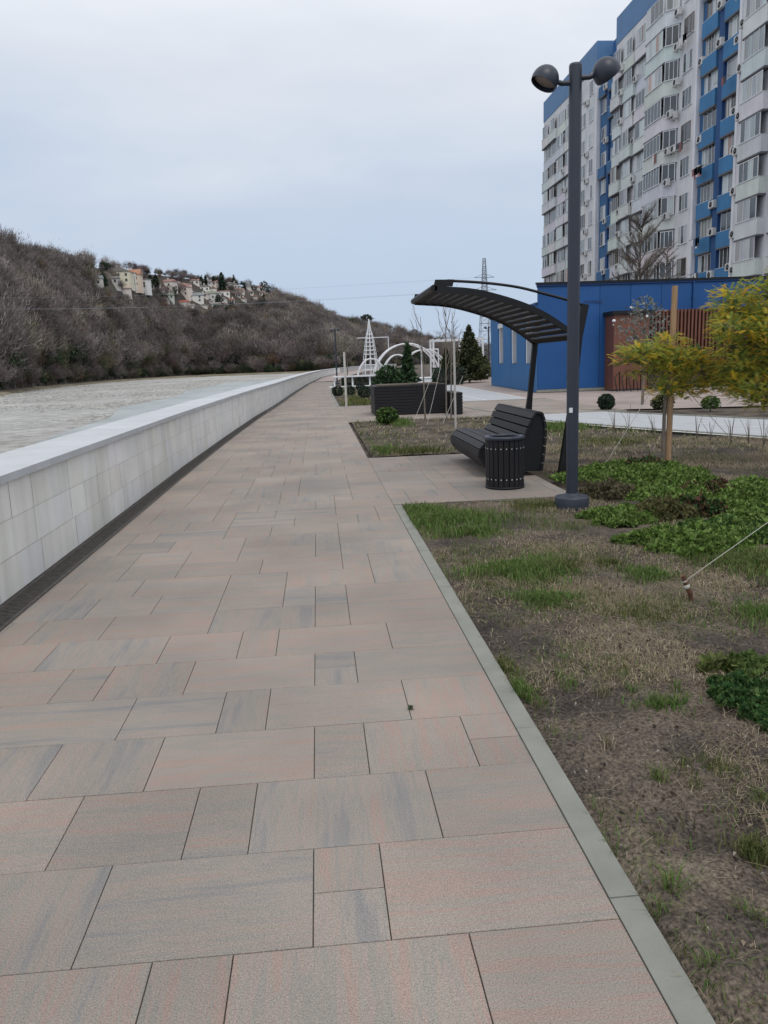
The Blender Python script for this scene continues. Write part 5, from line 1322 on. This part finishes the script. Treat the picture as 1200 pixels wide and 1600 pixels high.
def in_lawn(P):
    x, y = P[:, 0], P[:, 1]
    nook = (x < 2.75) & (y > 7.9) & (y < 12.35); cross_ = (y > 20.2) & (y < 27.6)
    nx_ = np.interp(y, [p[1] for p in reversed(near)], [p[0] for p in reversed(near)])
    return (x > .805+np.interp(y, [0, 27, 40, 60], [0, -.05, -.05, .35])) & ~nook & ~cross_ & (x < nx_-.12) & (y < 52)
def scatter(n, x0, x1, y0, y1, dens=None):
    P = np.column_stack([rq.uniform(x0, x1, n), y0+(y1-y0)*rq.random(n)]); P = P[in_lawn(P)]
    if dens is not None: P = P[rq.random(len(P)) < dens(P)]
    return P
def nz2(P, s, o): return np.array([noise.noise(Vector((x*s, y*s, o))) for x, y in P])
STRAW = [(.43, .36, .24), (.36, .30, .20), (.52, .45, .32), (.28, .235, .17), (.22, .18, .135)]
GREEN = [(.10, .18, .04), (.075, .14, .032), (.14, .215, .06), (.19, .215, .085)]
OLIVE = [(.13, .15, .05), (.17, .17, .07), (.09, .12, .035)]
dn = lambda s, o, b, k: (lambda P: np.clip(b+k*nz2(P, s, o), 0, 1))
parts = []
P = scatter(150000, .8, 4.2, .8, 6, dn(1.5, 5, .30, 2.3)); parts.append(blades(P, .02, .045, .0009, STRAW, 1, flat=np.clip(rq.normal(.8, .15, len(P)), 0, 1)))
P = scatter(200000, .8, 7.5, 3.2, 13, dn(1.1, 8, .36, 2.1)); parts.append(blades(P, .03, .034, .0016, STRAW, 2, flat=np.clip(rq.normal(.6, .2, len(P)), 0, 1)))
P = scatter(34000, .8, 7, 11, 52, dn(.5, 9, .55, 1.2)); parts.append(blades(P, .06, .08, .007, STRAW+OLIVE, 3, flat=np.clip(rq.normal(.5, .2, len(P)), 0, 1)))
stuff_mesh('dry_grass', parts, M_grass, 'thin dry straw coloured grass lying on bare soil')
parts = []
for k in range(95):      # small sprigs rooted all over the near soil
    sx, sy = rq.uniform(.84, 3.0), 1.05+rq.random()**1.2*4.5; nn = int(rq.integers(12, 60)); Pk = np.column_stack([sx+rq.normal(size=nn)*.018, sy+rq.normal(size=nn)*.018]); Pk = Pk[in_lawn(Pk)]
    if len(Pk): parts.append(blades(Pk, rq.uniform(.018, .045), rq.uniform(.02, .05), .0014, [GREEN, OLIVE, OLIVE+STRAW][k % 3], 300+k, .6, .2))
P = scatter(60000, .8, 4.5, .8, 8, dn(2.2, 15, .26, 1.9)); parts.append(blades(P, .03, .035, .0015, OLIVE+GREEN, 4, flat=.3))
P = scatter(45000, .8, 7.5, 4, 16, dn(1.2, 18, .16, 1.5)); parts.append(blades(P, .035, .035, .0024, OLIVE+GREEN, 5, flat=.3))
P = scatter(9000, .6, 7, 12, 50, dn(.6, 28, .2, 1.2)); parts.append(blades(P, .10, .08, .010, OLIVE+GREEN, 6, flat=.3))
# denser green patches: pixel centre of the picture, half sizes in metres, blades, height
def blob(px, py, rx, ry, n, h, wd, cols, sd, rot_=0):
    cx0, cy0 = G(px, py); r = np.random.default_rng(sd); q = r.normal(size=(n, 2))*.55
    th = np.arctan2(q[:, 1], q[:, 0]); q *= (1+.35*np.sin(th*3+sd)+.2*np.sin(th*5+2*sd))[:, None]
    P = np.column_stack([cx0+q[:, 0]*rx, cy0+q[:, 1]*ry]); P = P[in_lawn(P)]
    return blades(P, h, h*.8, wd, cols, sd)
for a in ((690, 812, .42, .40, 4200, .06, .0034, GREEN, 21), (655, 800, .25, .35, 1500, .05, .0034, GREEN, 22), (740, 832, .25, .2, 1200, .055, .003, GREEN, 23),
          (815, 892, .30, .24, 3600, .055, .0028, GREEN, 24), (875, 888, .14, .14, 900, .05, .0028, OLIVE, 25), (850, 938, .16, .14, 1300, .045, .0026, GREEN, 26),
          (1008, 900, .12, .16, 900, .05, .0028, GREEN, 27), (950, 880, .10, .1, 300, .04, .0026, OLIVE, 28), (812, 1078, .06, .10, 380, .035, .0022, GREEN, 29), (790, 1040, .05, .12, 260, .03, .002, OLIVE, 30),
          (1040, 1102, .09, .06, 420, .03, .002, GREEN, 31), (1000, 960, .2, .2, 500, .035, .0022, OLIVE, 32), (1120, 870, .3, .25, 2200, .05, .0028, OLIVE+GREEN, 33), (1185, 880, .25, .4, 2400, .05, .0028, OLIVE+GREEN, 34),
          (1190, 960, .15, .2, 900, .04, .0024, GREEN, 35), (855, 668, .75, .5, 3000, .09, .006, GREEN, 36), (620, 660, .3, 1.0, 1500, .09, .007, GREEN, 37), (600, 705, .12, .5, 700, .07, .006, GREEN, 38),
          (650, 706, .35, .4, 1200, .07, .006, OLIVE, 39), (840, 790, .3, .2, 800, .04, .003, OLIVE, 40), (560, 628, .5, 4, 1500, .1, .012, OLIVE, 41), (530, 640, .2, 1.5, 500, .1, .01, GREEN, 42),
          (1110, 1200, .1, .1, 200, .03, .002, OLIVE, 43), (1180, 1330, .05, .06, 260, .03, .0018, OLIVE, 44), (1050, 1500, .05, .05, 60, .03, .0016, OLIVE, 45), (960, 690, 1.0, .6, 900, .06, .005, OLIVE, 46)):
    parts.append(blob(*a))
stuff_mesh('green_grass', parts, M_grass, 'scattered patches of low green grass in the lawn')

# ground cover mounds: each plant on its own
def mound(px, py, rx, ry, h, label, seed, cols, n=2600, sz=.028, name='ground_cover_plant'):
    cx0, cy0 = G(px, py); t = thing(name, label, 'ground cover', (cx0, cy0, 0)); r = np.random.default_rng(seed)
    q = r.uniform(-1.15, 1.15, (n*2, 2)); th = np.arctan2(q[:, 1], q[:, 0]); rd = np.hypot(q[:, 0], q[:, 1]); lim = 1+.22*np.sin(th*3+seed)+.14*np.sin(th*7+seed*2)
    k = rd < lim; q, rd, lim = q[k], rd[k], lim[k]
    hh = h*np.sqrt(np.clip(1-(rd/lim)**2, 0, 1))*(1+.35*np.sin(q[:, 0]*7+seed)*np.sin(q[:, 1]*6))
    p = np.column_stack([q[:, 0]*rx, q[:, 1]*ry, hh*r.uniform(.35, 1.05, len(q))]); m_ = len(p)
    d = r.normal(size=(m_, 3)); d[:, 2] = np.abs(d[:, 2])+.3; d /= np.linalg.norm(d, axis=1)[:, None]
    s_ = np.cross(d, r.normal(size=(m_, 3))); s_ /= np.linalg.norm(s_, axis=1)[:, None]; kk = sz*r.uniform(.6, 1.4, (m_, 1))
    V = np.stack([p-d*kk*.6, p+s_*kk*.45, p+d*kk, p-s_*kk*.45], 1).reshape(-1, 3); T = np.array(cols)[r.integers(0, len(cols), m_)]*r.uniform(.6, 1.4, (m_, 1))
    npmesh('foliage', V, np.arange(4*m_).reshape(-1, 4), T, M_grass, t)
    mb = MB()
    rr2 = rng(seed)
    for i in range(14):
        a = rr2.uniform(0, 6.28); u = rr2.uniform(.4, .9); mb.tube([(0, 0, 0), (math.cos(a)*rx*u*.5, math.sin(a)*ry*u*.5, h*.35), (math.cos(a)*rx*u, math.sin(a)*ry*u, h*.3)], [.006, .004, .002], 4)
    mb.build('stems', M_bark, t)
LUSH = [(.11, .19, .035), (.16, .25, .06), (.065, .12, .025), (.21, .29, .09)]
DARKG = [(.04, .10, .03), (.03, .07, .02), (.06, .13, .04)]
RED = [(.10, .045, .03), (.07, .04, .03), (.13, .09, .05), (.06, .07, .03)]
mound(990, 742, 0.92, 0.70, 0.12, 'bright green ground cover mound just right of the lamp foot', 61, LUSH, 6200)
mound(1010, 735, 0.32, 0.28, 0.16, 'brownish tuft on top of the mound by the lamp', 62, RED+DARKG, 900)
mound(950, 776, 0.26, 0.22, 0.14, 'dull grey brown low shrub beside the lamp foot', 63, [(.12, .10, .06), (.09, .08, .05), (.14, .13, .07)], 1400)
mound(978, 812, 0.38, 0.28, 0.10, 'green ground cover patch below the grey brown shrub', 64, LUSH, 3800)
mound(1060, 775, 0.58, 0.51, 0.13, 'lush green mound in the middle of the planting', 65, LUSH, 5400)
mound(1030, 808, 0.28, 0.23, 0.15, 'olive and brown low shrub between two green mounds', 66, [(.12, .11, .05), (.09, .10, .04), (.16, .15, .06)], 1500)
mound(1085, 803, 0.28, 0.20, 0.14, 'dark brown green shrub in the middle of the planting', 67, RED+DARKG, 1500)
mound(1110, 776, 0.36, 0.26, 0.14, 'reddish brown low shrub in the planting', 68, RED, 1500)
mound(1165, 775, 0.70, 0.70, 0.13, 'wide green mound at the right edge behind the cord', 69, LUSH, 6500)
mound(1090, 850, 0.54, 0.36, 0.11, 'bright leafy green mound closest to the camera in the planting', 70, LUSH, 6200)
mound(1150, 838, 0.45, 0.38, 0.11, 'dark green mound crossed by the taut cord', 71, LUSH+DARKG, 3000)
mound(1160, 1085, 0.15, 0.13, 0.06, 'dark leafy weed patch at the right edge of the near soil', 72, DARKG+[(.08, .14, .04)], 1500, .018, 'weed_patch')
mound(1120, 1045, 0.08, 0.06, 0.05, 'small weed with broad leaves above the weed patch', 73, [(.11, .15, .04), (.14, .16, .06)], 160, .035, 'weed_patch')
mound(1195, 822, .40, .40, .12, 'green mound cut by the right edge above the cord', 74, LUSH, 4200)
mound(1130, 800, .30, .22, .12, 'small bright green mound between the brown shrubs and the cord', 75, LUSH, 2600)
mound(1050, 752, .30, .22, .10, 'low green mound touching the soil ring of the staked acacia', 76, LUSH, 2600)
mound(1195, 1110, .14, .16, .06, 'leafy weed patch cut by the right edge in the near soil', 77, DARKG+[(.10, .16, .05)], 1600, .018, 'weed_patch')
mound(1180, 1045, .12, .12, .05, 'pale green weed patch above the one cut by the right edge', 78, [(.12, .17, .05), (.09, .14, .04)], 900, .02, 'weed_patch')
def grass_tuft(px, py, n, h, label, seed, cols=OLIVE+GREEN):
    cx0, cy0 = G(px, py); r = np.random.default_rng(seed); P = r.normal(size=(n, 2))*.012
    V, F, T = blades(P, h, h*1.3, .0016, cols, seed, .7); o = npmesh('grass_tuft', V, F, T, M_grass, None, (cx0, cy0, 0)); tag(o, label, 'grass tuft')
grass_tuft(1045, 1395, 60, .07, 'spiky olive grass tuft in the near soil beside the kerb', 81)
grass_tuft(1035, 1425, 26, .05, 'smaller grass tuft just below the spiky one', 82)
grass_tuft(1110, 1515, 50, .045, 'green grass tuft in the lower right soil', 83)
grass_tuft(1175, 1440, 50, .05, 'olive grass tuft at the right edge of the near soil', 84)
grass_tuft(1030, 1215, 40, .04, 'low olive tuft in the middle of the near soil', 85)
grass_tuft(1190, 1250, 40, .045, 'green tuft near the right edge above the olive one', 86)
# pebbles and leaf litter
mb = MB(); r = rng(55)
for i in range(2600):
    x, y = r.uniform(.82, 3.2), 1.0+r.random()**1.3*5; s_ = r.uniform(.002, .0075); c = r.choice([(.22, .18, .14), (.30, .25, .18), (.16, .12, .09), (.22, .17, .12), (.20, .17, .14), (.12, .10, .085), (.40, .36, .31)])
    a = r.uniform(0, 3.14); ca, sa = math.cos(a)*s_*1.6, math.sin(a)*s_*1.6
    z = r.uniform(.004, .016); mb.add([(x-ca, y-sa, z-.006), (x+sa*.5, y-ca*.5, z), (x+ca, y+sa, z-.003), (x-sa*.5, y+ca*.5, z+.003), (x, y, z-.016)], [(0, 1, 2, 3), (1, 0, 4), (2, 1, 4), (3, 2, 4), (0, 3, 4)], 0, c)
kind(mb.build('leaf_litter', M_grass), 'stuff', 'small pale leaves and chips lying on the soil')
mb = MB(); r = rng(56)
for i in range(2200):
    x, y = r.uniform(.82, 3.2), 1.0+r.random()**1.2*5; a = r.uniform(0, 6.28); l = r.uniform(.02, .09); z = r.uniform(.003, .015)
    c = r.choice(STRAW); b = a+r.uniform(-.6, .6)
    mb.tube([(x, y, z), (x+math.cos(a)*l*.5, y+math.sin(a)*l*.5, z+r.uniform(0, .012)), (x+math.cos(a)*l*.5+math.cos(b)*l*.5, y+math.sin(a)*l*.5+math.sin(b)*l*.5, z)], [.0013, .0011, .0007], 3, 0, c, False)
kind(mb.build('dry_twigs', M_grass), 'stuff', 'dry broken stalks scattered on the near soil')
# a little moss in a slab joint
cx0, cy0 = G(642, 1109); V, F, T = blades(np.random.default_rng(4).normal(size=(40, 2))*np.array([.006, .003]), .003, .006, .0014, [(.10, .14, .08), (.14, .18, .11)], 4)
tag(npmesh('moss_spot', V+np.array([0, 0, .013]), F, T, M_grass, None, (cx0, cy0, 0)), 'tiny green moss spot in a joint of the paving', 'moss')
